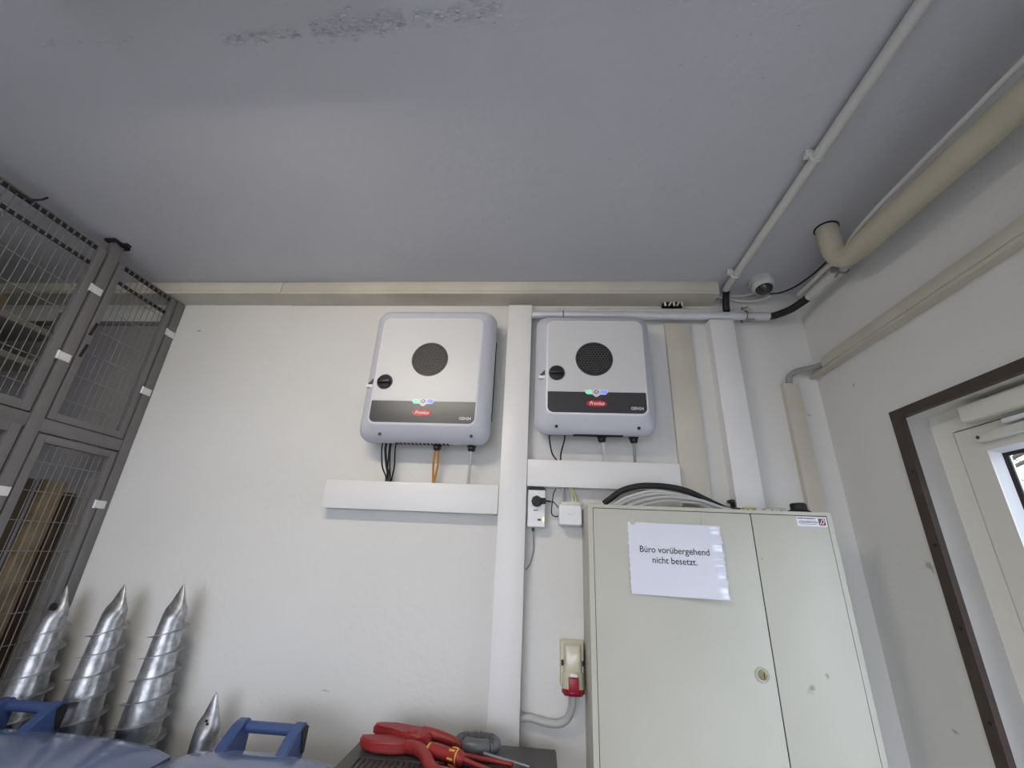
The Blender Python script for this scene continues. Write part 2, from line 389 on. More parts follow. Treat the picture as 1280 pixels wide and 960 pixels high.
# ------------------------------------------------------------------ glazed door in the right wall
def door():
    d = thing('door_1', (XR+.12, (DY0+DY1)/2, FL), 'white glazed door set back in the right wall', 'door'); del d['category']; d['kind'] = 'structure'
    fx = XR+.08
    b = nb()   # fixed frame
    box(b, fx, fx+.075, DY0-.066, DY0, FL, DZ); box(b, fx, fx+.075, DY1, DY1+.066, FL, DZ); box(b, fx, fx+.075, DY1+.066, DY0-.066, .41, DZ)
    obj('door_frame', b, 'door_paint', d, smooth=False)
    y0, y1, zt, zb = DY0-.0695, DY1+.0695, .4065, FL+.012
    gy0, gy1, gt, gb = -.512, -1.26, .335, -1.0
    lx = fx+.001
    b = nb(); 
    box(b, lx, lx+.06, gy0, y0, zb, zt); box(b, lx, lx+.06, y1, gy1, zb, zt); box(b, lx, lx+.06, gy1, gy0, gt, zt); box(b, lx, lx+.06, gy1, gy0, zb, gb)
    lf = obj('door_leaf', b, 'door_paint', d, smooth=False)
    b = nb(); box(b, fx+.045, fx+.05, y0+.001, DY0-.066, zb, DZ-.066); box(b, fx+.045, fx+.05, y1, y0, zt+.0005, .4098); obj('door_seal', b, 'gasket_black', d, smooth=False)
    # glazing bead: sloped bright strip, then gasket, then pane
    bw = .010
    for nm, m, a0, a1, xx0, xx1 in (('glazing_bead', 'door_bead', 0, bw, lx+.004, lx+.026), ('gasket', 'gasket_black', bw, bw+.009, lx+.026, lx+.032)):
        b = nb()
        def strip(pa, pb, qa, qb):
            vs_ = [b.verts.new(p) for p in (pa, pb, qb, qa)]; b.faces.new(vs_)
            vs2 = [b.verts.new((p[0]+.004, p[1], p[2])) for p in (pa, pb, qb, qa)]; b.faces.new(vs2[::-1])
            for i in range(4): b.faces.new((vs_[i], vs2[i], vs2[(i+1)%4], vs_[(i+1)%4]))
        o = [(xx0, gy0-a0, gt-a0), (xx0, gy1+a0, gt-a0), (xx0, gy1+a0, gb+a0), (xx0, gy0-a0, gb+a0)]
        i = [(xx1, gy0-a1, gt-a1), (xx1, gy1+a1, gt-a1), (xx1, gy1+a1, gb+a1), (xx1, gy0-a1, gb+a1)]
        for k in range(4): strip(o[k], o[(k+1)%4], i[k], i[(k+1)%4])
        obj(nm, b, m, lf, smooth=False)
    b = nb(); box(b, lx+.032, lx+.044, gy1+bw, gy0-bw, gb+bw, gt-bw); obj('pane', b, 'clear_glass', lf, smooth=False)
    b = nb(); box(b, lx-.035, lx-.02, y1+.06, y1+.08, -.66, -.52, .004); box(b, lx-.035, lx, y1+.06, y1+.08, -.535, -.52); obj('door_handle', b, 'tool_steel', lf)
    # brown steel angle round the opening
    t = thing('trim_1', (XR, DY0, FL), 'dark brown steel edge frame around the door opening', 'x'); del t['category']; t['kind'] = 'structure'
    b = nb(); box(b, XR-.006, XR+.012, DY0-.002, DY0+.038, FL, DZ+.028); obj('jamb_angle', b, 'frame_brown', t, smooth=False)
    b = nb(); box(b, XR-.006, XR+.012, DY1-.038, DY1+.002, FL, DZ+.028); obj('jamb_angle', b, 'frame_brown', t, smooth=False)
    b = nb(); box(b, XR-.0065, XR+.012, DY1-.038, DY0+.038, DZ-.002, DZ+.029); obj('head_angle', b, 'frame_brown', t, smooth=False)
    for z in (.3, .08, -.14, -.36, -.58, -.9):
        b = nb(); lathe(b, [(.0, -.0095), (.004, -.009), (.005, -.006), (.005, 0)], (XR-.0005, DY0+.014, z), 'x', 10); obj('rivet', b, 'soft_black', t)
    # reveal lining
    b = nb()
    box(b, XR+.012, fx, DY0, DY0+.001, FL, DZ); struct('trim_2', b, 'reveal_paint', label='white reveal beside the door frame')
    # closer
    c = thing('door_closer', (XR+.06, -.7, .41), 'white overhead door closer with slide rail above the glass', 'door closer')
    b = nb(); box(b, fx-.048, fx, -.515, -.92, .412, .462, .010, 3); obj('closer_body', b, 'door_paint', c)
    b = nb(); box(b, fx-.026, fx-.0005, -.515, -1.25, .356, .380, .005, 2); r = obj('slide_rail', b, 'door_paint', c)
    b = nb(); cyl(b, (fx-.0275, -.528, .368), (fx-.024, -.528, .368), .005, seg=14); obj('end_screw', b, 'knob_grey', r)
    b = nb(); box(b, fx-.022, fx-.006, -.60, -1.1, .388, .402, .003); obj('arm', b, 'door_bead', c)
door()

# tree outside the door
def tree():
    t = thing('tree_outside', (3.9, 2.75, FL-.11), 'bare grey green tree seen through the door glass', 'tree')
    b = nb(); tube(b, [(3.9,2.75,FL-.11), (3.95,2.8,-.4), (3.9,2.85,.8), (4.0,2.85,2.2)], .12, 10, radii=lambda s: .14*(1-s*.8)); obj('trunk', b, 'bark', t)
    b = nb(); rnd = random.Random(3)
    for _ in range(26):
        a = rnd.uniform(0, 2*PI); z = rnd.uniform(-.3, 1.6); L = rnd.uniform(.5, 1.3)
        tube(b, [(3.93,2.82,z), (3.93+L*.5*math.cos(a), 2.82+L*.5*math.sin(a), z+.35), (3.93+L*math.cos(a), 2.82+L*math.sin(a), z+.55)], .02, 5, n=3)
    obj('branches', b, 'bark', t, kind='stuff')
    b = nb()
    for _ in range(1500):
        p = Vector((3.95+rnd.gauss(0,.4), 2.8+rnd.gauss(0,.38), rnd.uniform(.1, 2.4))); s = rnd.uniform(.03,.06)
        u = Vector((rnd.gauss(0,1),rnd.gauss(0,1),rnd.gauss(0,1))).normalized(); v = u.orthogonal().normalized()
        b.faces.new([b.verts.new(p+u*s), b.verts.new(p+v*s*.5), b.verts.new(p-u*s), b.verts.new(p-v*s*.5)])
    obj('foliage', b, 'leaf_green', t, kind='stuff', smooth=False)
tree()

# ------------------------------------------------------------------ cable trunking
def trunk(name, x0, x1, depth, z0, z1, m, label, lid=None, group=None, bev=.003, lip=.006):
    """box trunking on the back wall: base tray against the wall, clip-on lid in front"""
    t = thing(name, ((x0+x1)/2, 0, z0), label, 'cable trunking', group)
    v = (z1-z0) > (x1-x0)
    b = nb()
    if v: box(b, x0+.002, x1-.002, -depth+lip, 0, z0, z1)
    else: box(b, x0, x1, -depth+lip, 0, z0+.002, z1-.002)
    obj('tray', b, m, t, smooth=False)
    b = nb(); box(b, x0, x1, -depth, -depth+lip+.001, z0, z1, bev, 2); obj('lid', b, m, t)
    return t
# aged trunking in the corner under the ceiling: two lengths
def corner_trunk():
    t = thing('corner_trunking', (-1.4, 0, 1.14), 'long aged cream trunking along the joint of wall and ceiling', 'cable trunking')
    for x0, x1, dz in ((XL+.02, -1.306, 0.002), (-1.303, .787, -.001)):
        b = nb(); box(b, x0, x1, -.108, 0, 1.141+dz, CE-.0005); obj('tray', b, 'aged_trunking', t, smooth=False)
        b = nb(); box(b, x0, x1, -.113, -.107, 1.155+dz, CE-.001, .002, 2); obj('lid', b, 'aged_trunking', t)
        b = nb(); box(b, x0, x1, -.1125, -.107, 1.139+dz, 1.1545+dz, .002, 2); obj('lip', b, 'aged_trunking', t)
corner_trunk()
trunk('vertical_trunking', -.177, -.066, .06, FL, 1.109, 'white_trunking', 'tall white vertical trunking between the two inverters')
trunk('horizontal_trunking', -.905, -.1785, .06, .143, .257, 'white_trunking', 'white horizontal trunking under the left inverter')
trunk('horizontal_trunking', -.0645, .546, .06, .257, .366, 'white_trunking', 'white horizontal trunking under the right inverter')
trunk('vertical_trunking', .556, .668, .025, .18, 1.033, 'aged_trunking', 'aged cream vertical trunking right of the right inverter')
trunk('vertical_trunking', .745, .852, .06, .18, 1.034, 'white_trunking', 'white vertical trunking above the cabinet below the steel conduit')
trunk('vertical_trunking', 1.028, 1.093, .03, FL, .737, 'aged_trunking', 'narrow aged trunking in the corner beside the cabinet')
def wall_trunk():
    t = thing('wall_trunking', (XR, -1, .765), 'aged cream trunking running along the right wall above the door', 'cable trunking')
    b = nb()   # back + floor of the tray, open at the far end
    box(b, XR-.004, XR, YF+.05, -.004, .766, .819); box(b, XR-.032, XR-.004, YF+.05, -.004, .766, .770)
    box(b, XR-.032, XR-.004, YF+.05, -.10, .815, .819)
    obj('tray', b, 'aged_trunking', t, smooth=False)
    b = nb(); box(b, XR-.036, XR-.030, YF+.05, -.105, .779, .821, .002); obj('lid', b, 'aged_trunking', t)
    b = nb(); box(b, XR-.035, XR-.030, YF+.05, -.012, .765, .7785, .0015); obj('lip', b, 'aged_trunking', t)
    b = nb(); tube(b, [(1.062,-.018,.735), (1.066,-.02,.77), (1.095,-.03,.792), (1.135,-.05,.797), (1.168,-.1,.797), (1.172,-.25,.796)], .0125, 10)
    obj('grey_cable_bundle', b, 'cable_grey', None, 'grey cable bundle entering the open end of the wall trunking', 'cable')
wall_trunk()

# ------------------------------------------------------------------ inverters
def inverter(x0, x1, z0, z1, D, px0, px1, pz0, pz1, bz, gc, gr, kc, label, gen):
    cx = (px0+px1)/2
    t = thing('solar_inverter', ((x0+x1)/2, 0, z0), label, 'inverter', 'wall mounted solar inverters')
    b = nb()
    loft_rr(b, [(-.004, x0+.02, x1-.02, z0+.05, z1-.03, .03), (-.03, x0+.012, x1-.012, z0+.03, z1-.02, .04), (-.075, x0+.002, x1-.002, z0+.006, z1-.004, .05),
                (-.098, x0, x1, z0, z1, .052), (-.118, x0+.002, x1-.002, z0+.003, z1-.003, .052), (-D+.032, x0+.014, x1-.014, z0+.018, z1-.016, .05),
                (-D+.012, x0+.032, x1-.030, z0+.042, z1-.038, .045), (-D+.002, px0-.010, px1+.010, pz0-.014, pz1+.012, .036), (-D, px0-.007, px1+.007, pz0-.011, pz1+.009, .034)], n=7)
    obj('body', b, 'inverter_grey', t, angle=50)
    b = nb(); loft_rr(b, [(-D+.001, px0-.006, px1+.006, pz0-.009, pz1+.007, .032), (-D-.0025, px0-.006, px1+.006, pz0-.009, pz1+.007, .032), (-D-.0035, px0-.004, px1+.004, pz0-.007, pz1+.005, .030)])
    obj('panel_border', b, 'inverter_border', t, angle=60)
    b = nb(); plate(b, [(px0, bz+.0006), (px1, bz+.0006)] + [p for p in rrect(px0, px1, pz0, pz1, .024) if p[1] > bz], -D-.0045, -D-.002)
    pn = obj('front_panel', b, 'inverter_panel', t, smooth=False)
    b = nb(); o = [p for p in rrect(px0, px1, pz0, pz1, .024) if p[1] < bz]; plate(b, [(px1, bz), (px0, bz)] + o, -D-.0046, -D-.002)
    br = obj('dark_bar', b, 'inverter_bar', t, smooth=False)
    # fan grille
    yf = -D-.0046
    b = nb(); lathe(b, [(gr, .0), (gr, -.0012), (gr-.004, -.0016), (gr-.004, 0)], (gc[0], yf, gc[1]), 'y', 40); g = obj('fan_grille_rim', b, 'grille_metal', t)
    b = nb(); lathe(b, [(gr-.003, .0), (gr-.003, -.0004)], (gc[0], yf, gc[1]), 'y', 40); obj('fan_recess', b, 'grille_black', t)
    b = nb(); hp = .0125; R = hp/math.sqrt(3)
    k = int(gr/hp)+2
    for i in range(-k, k+1):
        for j in range(-k, k+1):
            hx = (i + .5*(j % 2))*hp; hz = j*hp*.866
            if math.hypot(hx, hz) > gr-.010: continue
            oo = [(hx + R*math.cos(PI/6+PI/3*q), hz + R*math.sin(PI/6+PI/3*q)) for q in range(6)]
            ii = [(hx + (R-.0012)*math.cos(PI/6+PI/3*q), hz + (R-.0012)*math.sin(PI/6+PI/3*q)) for q in range(6)]
            vo = [b.verts.new((gc[0]+p[0], yf-.0016, gc[1]+p[1])) for p in oo]; vi = [b.verts.new((gc[0]+p[0], yf-.0016, gc[1]+p[1])) for p in ii]
            wi = [b.verts.new((gc[0]+p[0], yf-.0004, gc[1]+p[1])) for p in ii]
            for q in range(6):
                b.faces.new((vo[q], vo[(q+1)%6], vi[(q+1)%6], vi[q])); b.faces.new((vi[q], vi[(q+1)%6], wi[(q+1)%6], wi[q]))
    tag(obj('grille_mesh', b, 'grille_metal', t, smooth=False), kind='stuff')
    for q in range(7):
        b = nb(); a0 = 2*PI*q/7
        pts = [(gc[0]+r_*math.cos(a0+da), gc[1]+r_*math.sin(a0+da)) for r_, da in ((.02,0),(.045,.18),(gr-.01,.28),(gr-.012,.62),(.045,.55),(.02,.5))]
        plate(b, pts, yf-.0008, yf-.0003); obj('fan_blade', b, 'soft_black', t, smooth=False)
    # rotary switch
    b = nb(); lathe(b, [(.034, 0), (.034, -.0015), (.031, -.002), (.031, -.0006)], (kc[0], yf, kc[1]), 'y', 28); kb = obj('rotary_switch', b, 'knob_grey', t)
    b = nb(); lathe(b, [(.029, 0), (.029, -.004), (.026, -.006)], (kc[0], yf, kc[1]), 'y', 28); obj('switch_dial', b, 'soft_black', kb)
    b = nb(); box(b, kc[0]-.027, kc[0]+.027, yf-.02, yf-.005, kc[1]-.008, kc[1]+.008, .004); obj('switch_grip', b, 'black_plastic', kb)
    # switch position marks on the bevel at its left
    b = nb(); vx = px0-.012; plate(b, [(vx, kc[1]-.006), (vx, kc[1]+.016), (vx-.02, kc[1]-.006)][::-1], -D+.0, -D+.02); obj('switch_mark', b, 'knob_grey', kb, smooth=False)
    b = nb(); box(b, vx-.026, vx, -D+.002, -D+.02, kc[1]-.022, kc[1]-.01); obj('switch_mark', b, 'print_white', kb, smooth=False)
    # status lights in the notch of the bar
    b = nb(); s = .046
    plate(b, [(cx-s, bz+.012), (cx+s, bz+.012), (cx+s+.003, bz+.002), (cx+s-.008, bz-.011), (cx+.016, bz-.011), (cx+.004, bz-.021), (cx-.004, bz-.021), (cx-.016, bz-.011), (cx-s+.008, bz-.011), (cx-s-.003, bz+.002)], yf-.0008, yf+.001)
    ld = obj('status_strip', b, 'inverter_border', t, smooth=False)
    for sx_, m in ((-.030, 'led_green'), (.030, 'led_blue')):
        b = nb(); loft_rr(b, [(yf, cx+sx_-.0125, cx+sx_+.0125, bz-.007, bz+.007, .0065), (yf-.0016, cx+sx_-.0125, cx+sx_+.0125, bz-.007, bz+.007, .0065)]); obj('status_light', b, m, ld)
    b = nb(); plate(b, [(cx-.011, bz), (cx, bz-.009), (cx+.011, bz), (cx, bz+.009)], yf-.0016, yf); obj('status_diamond', b, 'knob_grey', ld, smooth=False)
    b = nb(); plate(b, [(cx-.006, bz), (cx, bz-.005), (cx+.006, bz), (cx, bz+.005)], yf-.0022, yf); obj('status_light', b, 'led_white', ld, smooth=False)
    # oval badge and lettering
    lz = bz-.050
    b = nb(); lathe(b, [(1, 0), (1, -.0008)], (0, 0, 0), 'y', 40)
    for v in b.verts: v.co = Vector((cx + v.co.x*.041, yf-.0001+v.co.y, lz + v.co.z*.0135))
    bd = obj('badge', b, 'logo_red', t)
    text('badge_lettering', 'Fronius', .0215, (cx, yf-.0016, lz+.0005), 'print_white', bd, bold=.0004, shear=.25, sx=.92)
    text('model_lettering', gen, .0165, (px1-.038, yf-.0008, pz0+.021), 'print_white', br, bold=.0002)
    # screws and vents on the lower bevel
    for x in (x0+.105, x1-.068) if D > .17 else (x0+.09, x1-.075):
        b = nb(); lathe(b, [(.0065, 0), (.0065, -.004), (.003, -.0045)], (x, -D+.026, z0+.024), 'y', 14); obj('screw', b, 'black_plastic', t)
    b = nb()
    for q in range(14 if D > .17 else 1):
        x = x0+.16+q*.0165; box(b, x, x+(.008 if D > .17 else .2), -.110, -.085, z0-.0008, z0+.004)
    tag(obj('vent_slots', b, 'cage_dark', t, smooth=False), kind='stuff')
    b = nb(); box(b, x0+.06, x1-.08, -.07, -.01, z0+.02, z0+.04, .006); obj('connection_base', b, 'black_plastic', t)
    # perforated side strips
    b = nb()
    for q in range(40):
        z = z0+.12+q*(z1-z0-.24)/40; box(b, x1-.012, x1-.0015, -.07, -.045, z, z+.004)
    tag(obj('side_vents', b, 'cage_dark', t, smooth=False), kind='stuff')
    return t
IL = inverter(-.774, -.223, .408, 1.030, .18, -.714, -.279, .475, .953, .567, (-.491, .758), .079, (-.672, .651),
              'taller grey solar inverter on the left, five black cables below', 'GEN24')
IR = inverter(-.040, .452, .462, 1.009, .165, .013, .408, .537, .951, .626, (.206, .775), .078, (.050, .709),
              'shorter grey solar inverter on the right of the white vertical trunking', 'GEN24')

def gland(t, x, y, z):
    b = nb(); lathe(b, [(.020, .012), (.020, -.008), (.016, -.012), (.016, -.022), (.011, -.028)], (x, y, z), 'z', 12); obj('cable_gland', b, 'black_plastic', t)
gland(IL, -.443, -.085, .414); gland(IL, -.298, -.085, .414); gland(IR, .238, -.08, .468); gland(IR, .367, -.08, .468)

def cable(name, pts, r, m, label, group=None, seg=8, n=8):
    b = nb(); tube(b, pts, r, seg, n=n); return obj(name, b, m, None, label, 'cable', group)
for i, (xt, xb) in enumerate(((-.682,-.659), (-.668,-.651), (-.664,-.645), (-.650,-.655), (-.645,-.643), (-.624,-.637))):
    yb = -.035 + .006*(i % 3 - 1)
    cable('solar_cable', [(xt,-.075,.425), (xt,-.075,.385), ((xt+xb)/2+(.006 if i in (0,5) else 0)*(1 if i == 5 else -1), -.055,.32), (xb,yb,.278), (xb,yb,.25)], .0032, 'black_plastic',
          ['leftmost black cable below the left inverter', 'second black cable below the left inverter, counted from the left', 'third black cable below the left inverter, counted from the left',
           'fourth black cable below the left inverter, counted from the left', 'fifth black cable below the left inverter, counted from the left', 'rightmost black cable below the left inverter'][i], 'black cables under the left inverter', 7)
for i, (xt, xb, o) in enumerate(((-.449,-.458,-.004), (-.437,-.452,.006))):
    cable('copper_wire', [(xt,-.085,.392), ((xt+xb)/2+o,-.06,.33), (xb,-.035,.275), (xb,-.035,.25)], .0048, 'cable_copper',
          ['left one of two orange wires below the left inverter', 'right one of two orange wires below the left inverter'][i], 'orange wires under the left inverter')
cable('grey_supply_cable', [(-.298,-.085,.392), (-.303,-.06,.32), (-.309,-.035,.275), (-.309,-.035,.25)], .0062, 'cable_lightgrey', 'light grey cable from the right gland of the left inverter')
for i, pts in enumerate(([(.025,-.07,.48), (.024,-.07,.45), (.036,-.05,.395), (.062,-.035,.362), (.066,-.035,.355)], [(.088,-.07,.48), (.086,-.07,.45), (.073,-.05,.40), (.072,-.035,.37), (.077,-.035,.355)])):
    cable('solar_cable', pts, .0032, 'black_plastic', ['left black loop cable below the right inverter', 'right black loop cable below the right inverter'][i], 'black cables under the right inverter', 7)
cable('data_cable', [(.236,-.08,.445), (.243,-.06,.41), (.248,-.035,.375), (.249,-.035,.355)], .0035, 'cable_lightgrey', 'left of two pale thin cables at the middle gland of the right inverter')
cable('data_cable', [(.242,-.08,.445), (.25,-.062,.41), (.254,-.038,.375), (.254,-.038,.355)], .0035, 'cable_white', 'right of two pale thin cables at the middle gland of the right inverter')
cable('grey_supply_cable', [(.367,-.08,.445), (.371,-.06,.41), (.375,-.035,.375), (.375,-.035,.355)], .006, 'cable_grey', 'thicker grey cable from the right gland of the right inverter')

# ------------------------------------------------------------------ steel conduit under the ceiling trunking
b = nb(); cyl(b, (-.0645,-.045,1.0635), (1.018,-.045,1.0585), .0195, seg=24)
obj('steel_conduit', b, 'conduit_steel', None, 'thick silvery conduit running right from the vertical trunking', 'conduit')
b = nb(); cyl(b, (-.0645,-.0165,1.102), (.96,-.0165,1.097), .0155, seg=20)
obj('pvc_conduit', b, 'conduit_pvc', None, 'thinner pale conduit behind and above the silvery conduit', 'conduit')
def clamp(x, label, screws):
    t = thing('conduit_clamp', (x, 0, 1.035), label, 'clamp')
    b = nb(); tube(b, [(x,-.045+.0225*math.cos(a), 1.061+.0225*math.sin(a)) for a in [PI*.2+2*PI*k/24 for k in range(21)]], .003, 6, smooth=False); obj('band', b, 'tool_steel', t)
    b = nb(); cyl(b, (x, -.0225, 1.061), (x, -.001, 1.061), .005, seg=8); obj('stud', b, 'tool_steel', t)
    for (dx, dz) in screws:
        b = nb(); cyl(b, (x+dx-.012, -.055, 1.061+dz), (x+dx+.012, -.06, 1.061+dz+.004), .004, seg=8)
        lathe(b, [(.007, -.004), (.007, .004)], (x+dx-.012, -.055, 1.061+dz), 'x', 6); obj('screw', b, 'tool_steel', t)
clamp(.083, 'thin steel band around the conduit just right of the vertical trunking', [])
clamp(.915, 'steel screw clamp on the conduit below the dome camera', [(-.01, -.036), (.02, -.030), (0, .034)])
# connectors peeping from a cut-out in the ceiling trunking
def connectors():
    b = nb(); box(b, .555, .648, -.036, -.004, 1.126, 1.1408); obj('trunking_cutout', b, 'cage_dark', None, 'dark cut-out under the ceiling trunking above the cream vertical trunking', 'opening', smooth=False)
    for i, x in enumerate((.562, .585, .603, .622, .64)):
        b = nb(); box(b, x-.004, x+.004, -.046, -.036, 1.117, 1.138, .0015); 
        for v in b.verts: v.co.x += (v.co.z-1.128)*(.5 if i % 2 else -.1)
        obj('cable_connector', b, 'cable_white', None, ['first', 'second', 'third', 'fourth', 'fifth'][i] + ' small white connector from the left in the dark trunking cut-out', 'connector', 'connectors in the trunking cut-out')
connectors()

# corrugated flexible conduit
def flex(name, pts, r, m, label, pitch=.006, depth=.0018, parent=None, seg=14):
    P = smooth_path(pts, 40); L = [0]
    for a, c in zip(P, P[1:]): L.append(L[-1] + (c-a).length)
    n = max(8, int(L[-1]/pitch*4)); Q = []; j = 0
    for k in range(n+1):
        s = L[-1]*k/n
        while j < len(L)-2 and L[j+1] < s: j += 1
        t = (s-L[j])/max(1e-9, L[j+1]-L[j]); Q.append(P[j].lerp(P[j+1], min(1, t)))
    b = nb(); tube(b, Q, r, seg, smooth=False, radii=lambda t: r - depth*(.5-.5*math.cos(2*PI*t*n/4)))
    return obj(name, b, m, parent, label, 'conduit' if parent is None else None, angle=70)
flex('flexible_conduit', [(1.005,-.045,1.0585), (1.04,-.05,1.06), (1.09,-.085,1.068), (1.118,-.135,1.077), (1.128,-.18,1.079)], .017, 'black_plastic', 'black corrugated conduit bending round the wall corner')
b = nb(); cyl(b, (1.128,-.172,1.079), (1.136,-.40,1.076), .0185, seg=20); obj('pvc_conduit', b, 'conduit_pvc', None, 'short grey conduit under the bend of the cream drain pipe', 'conduit')
b = nb(); cyl(b, (1.128,-.12,1.128), (1.136,-.42,1.126), .012, seg=14); obj('pvc_conduit', b, 'conduit_pvc', None, 'thin conduit beside the short grey conduit near the corner', 'conduit')
def clamp2():
    t = thing('conduit_clamp', (1.136,-.372,1.05), 'bright steel clamp at the end of the short grey conduit', 'clamp')
    b = nb(); tube(b, [(1.136+.024*math.cos(a), -.372, 1.077+.022*math.sin(a)) for a in [2*PI*k/22 for k in range(22)]], .004, 6, smooth=False, closed=True); obj('band', b, 'tool_steel', t)
    b = nb(); box(b, 1.098, 1.116, -.385, -.36, 1.062, 1.082, .003); obj('saddle', b, 'tool_steel', t)
    b = nb(); cyl(b, (1.112,-.385,1.048), (1.112,-.36,1.044), .0045, seg=8); obj('screw', b, 'tool_steel', t)
clamp2()
# ceiling conduit towards the camera
b = nb(); cyl(b, (.835,-.075,1.185), (.822,-3.6,1.185), .0165, seg=20); obj('ceiling_conduit', b, 'conduit_pvc', None, 'long pale conduit running across the ceiling towards the viewer', 'conduit')
for i, y in enumerate((-.19, -.785, -1.9)):
    t = thing('conduit_clip', (.83, y, 1.17), ['pale clip on the ceiling conduit nearest the corner', 'pale clip halfway along the ceiling conduit', 'pale clip on the ceiling conduit nearest the viewer'][i], 'clip', 'clips of the ceiling conduit')
    b = nb(); tube(b, [(.831+.019*math.cos(a), y, 1.185+.019*math.sin(a)) for a in [-PI*1.1+PI*1.2*k/14 for k in range(15)]], .0055, 6, smooth=False); obj('saddle', b, 'conduit_pvc', t)
    b = nb(); box(b, .796, .822, y-.012, y+.012, 1.183, CE, .004); obj('foot', b, 'conduit_pvc', t)
flex('flexible_conduit', [(.835,-.085,1.185), (.838,-.068,1.178), (.838,-.055,1.155), (.835,-.05,1.12), (.835,-.047,1.084)], .0155, 'black_plastic', 'short black corrugated conduit at the end of the ceiling conduit')
cable('camera_cable', [(.79,-.05,1.165), (.86,-.03,1.165), (.93,-.02,1.155), (1.0,-.03,1.155), (1.04,-.05,1.165)], .006, 'cable_white', 'lower white cable sagging beneath the dome camera')
cable('camera_cable', [(.79,-.03,1.18), (.88,-.02,1.18), (.95,-.03,1.185), (.99,-.05,1.19)], .005, 'cable_white', 'upper white cable running to the dome camera')
cable('camera_cable', [(1.03,-.06,1.17), (1.07,-.075,1.165), (1.11,-.12,1.165), (1.135,-.2,1.165), (1.15,-.3,1.17)], .004, 'soft_black', 'thin dark cable leaving the dome camera to the right')
def dome():
    c = (.975, -.118, CE)
    t = thing('dome_camera', (c[0], c[1], CE-.085), 'white dome security camera on the ceiling corner', 'security camera')
    b = nb(); lathe(b, [(.054, -.0005), (.055, -.010), (.053, -.024), (.050, -.026)], c, 'z', 32); obj('base', b, 'camera_white', t)
    b = nb(); lathe(b, [(.050, -.026), (.051, -.034), (.047, -.048), (.039, -.057), (.034, -.057)], c, 'z', 32)
    # tilt the shroud towards the room
    M = Matrix.Translation(Vector(c)) @ Matrix.Rotation(math.radians(-10), 4, 'X') @ Matrix.Translation(-Vector(c)); bmesh.ops.transform(b, matrix=M, verts=b.verts); obj('shroud', b, 'camera_white', t)
    b = nb(); lathe(b, [(.0375, -.050), (.036, -.060), (.030, -.071), (.019, -.079), (.006, -.0825)], c, 'z', 28)
    bmesh.ops.transform(b, matrix=M, verts=b.verts); ln = obj('lens_dome', b, 'lens_glass', t)
mat('lens_glass', (28, 25, 25), .12, coat=1.0)
dome()

# cream drain pipe out of the ceiling, along the right wall
def drain():
    t = thing('drain_pipe', (1.06, -1.5, 1.0), 'thick cream drain pipe leaving the ceiling along the right wall', 'pipe')
    pts = [(1.064,-.445,CE+.0), (1.066,-.445,1.13), (1.069,-.447,1.09), (1.074,-.462,1.058), (1.08,-.50,1.041), (1.082,-.56,1.037)]
    b = nb(); tube(b, pts, .037, 24, n=5, cap=False); obj('elbow', b, 'pipe_cream', t, angle=60)
    b = nb(); cyl(b, (1.081,-.53,1.0385), (1.084,YF+.02,.86), .0395, seg=28); obj('run', b, 'pipe_cream', t)
    b = nb(); lathe(b, [(.041, 0), (.041, -.004), (.036, -.005)], (1.064,-.445,CE), 'z', 24); obj('ceiling_collar', b, 'cage_dark', t)
    b = nb(); tube(b, [(1.072,-.52,1.082), (1.052,-.62,1.074), (1.044,-.8,1.068), (1.038,-1.4,1.046), (1.038,-3,.985)], .007, 8, n=4); 
    obj('thin_pipe', b, 'conduit_pvc', None, 'thin pale pipe lying on top of the cream drain pipe', 'pipe')
drain()

# ------------------------------------------------------------------ distribution cabinet
CX0, CX1, CD, CT = .158, .969, .245, .175
def cabinet():
    t = thing('distribution_cabinet', ((CX0+CX1)/2, -CD/2, FL), 'tall pale greenish metal cabinet with two doors standing against the wall', 'cabinet')
    b = nb(); box(b, CX0, CX1, -CD+.004, -.0005, FL, CT, .003); obj('body', b, 'cabinet_paint', t)
    fr = .0165
    b = nb()   # front rim
    for q in ((CX0, CX0+fr, FL+.06, CT), (CX1-fr, CX1, FL+.06, CT), (CX0+fr, CX1-fr, CT-.0115, CT), (CX0+fr, CX1-fr, FL+.06, FL+.075)): box(b, q[0], q[1], -CD, -CD+.006, q[2], q[3])
    bmesh.ops.remove_doubles(b, verts=b.verts, dist=1e-6); obj('rim', b, 'cabinet_paint', t, smooth=False)
    b = nb(); box(b, CX0+fr, CX1-fr, -CD+.0035, -CD+.0045, FL+.075, CT-.0115); obj('door_gap', b, 'cabinet_gap', t, smooth=False)
    seam = .7055; g = .0016; z0, z1 = FL+.077, CT-.0115-.0022
    ds = []
    for x0, x1 in ((CX0+fr+g, seam-g), (seam+g, CX1-fr-g)):
        b = nb(); box(b, x0, x1, -CD-.0008, -CD+.004, z0, z1, .0015, 2)
        ds.append(obj('cabinet_door', b, 'cabinet_scuffed' if x0 > .5 else 'cabinet_paint', t))
    # lock
    lc = (.6665, -.3045)
    b = nb(); lathe(b, [(.0215, .0005), (.0215, -.0022), (.0185, -.0035), (.0165, -.0012)], (lc[0], -CD-.0006, lc[1]), 'y', 28); lk = obj('lock_rose', b, 'cabinet_paint', ds[0])
    return t, ds
stained('cabinet_scuffed', 'cabinet_paint', [((.24, -.12, 1.27), (.05, .3, .04)), ((.29, -.12, 1.30), (.02, .3, .03)), ((.155, -.12, 1.62), (.006, .3, .01))])
cab, cdoors = cabinet()
b = nb(); lathe(b, [(.0135, 0), (.0135, -.0032), (.0125, -.0038)], (.6665, -CD-.0008, -.3045), 'y', 24); obj('lock_cylinder', b, 'brass', cab, label='brass lock cylinder')
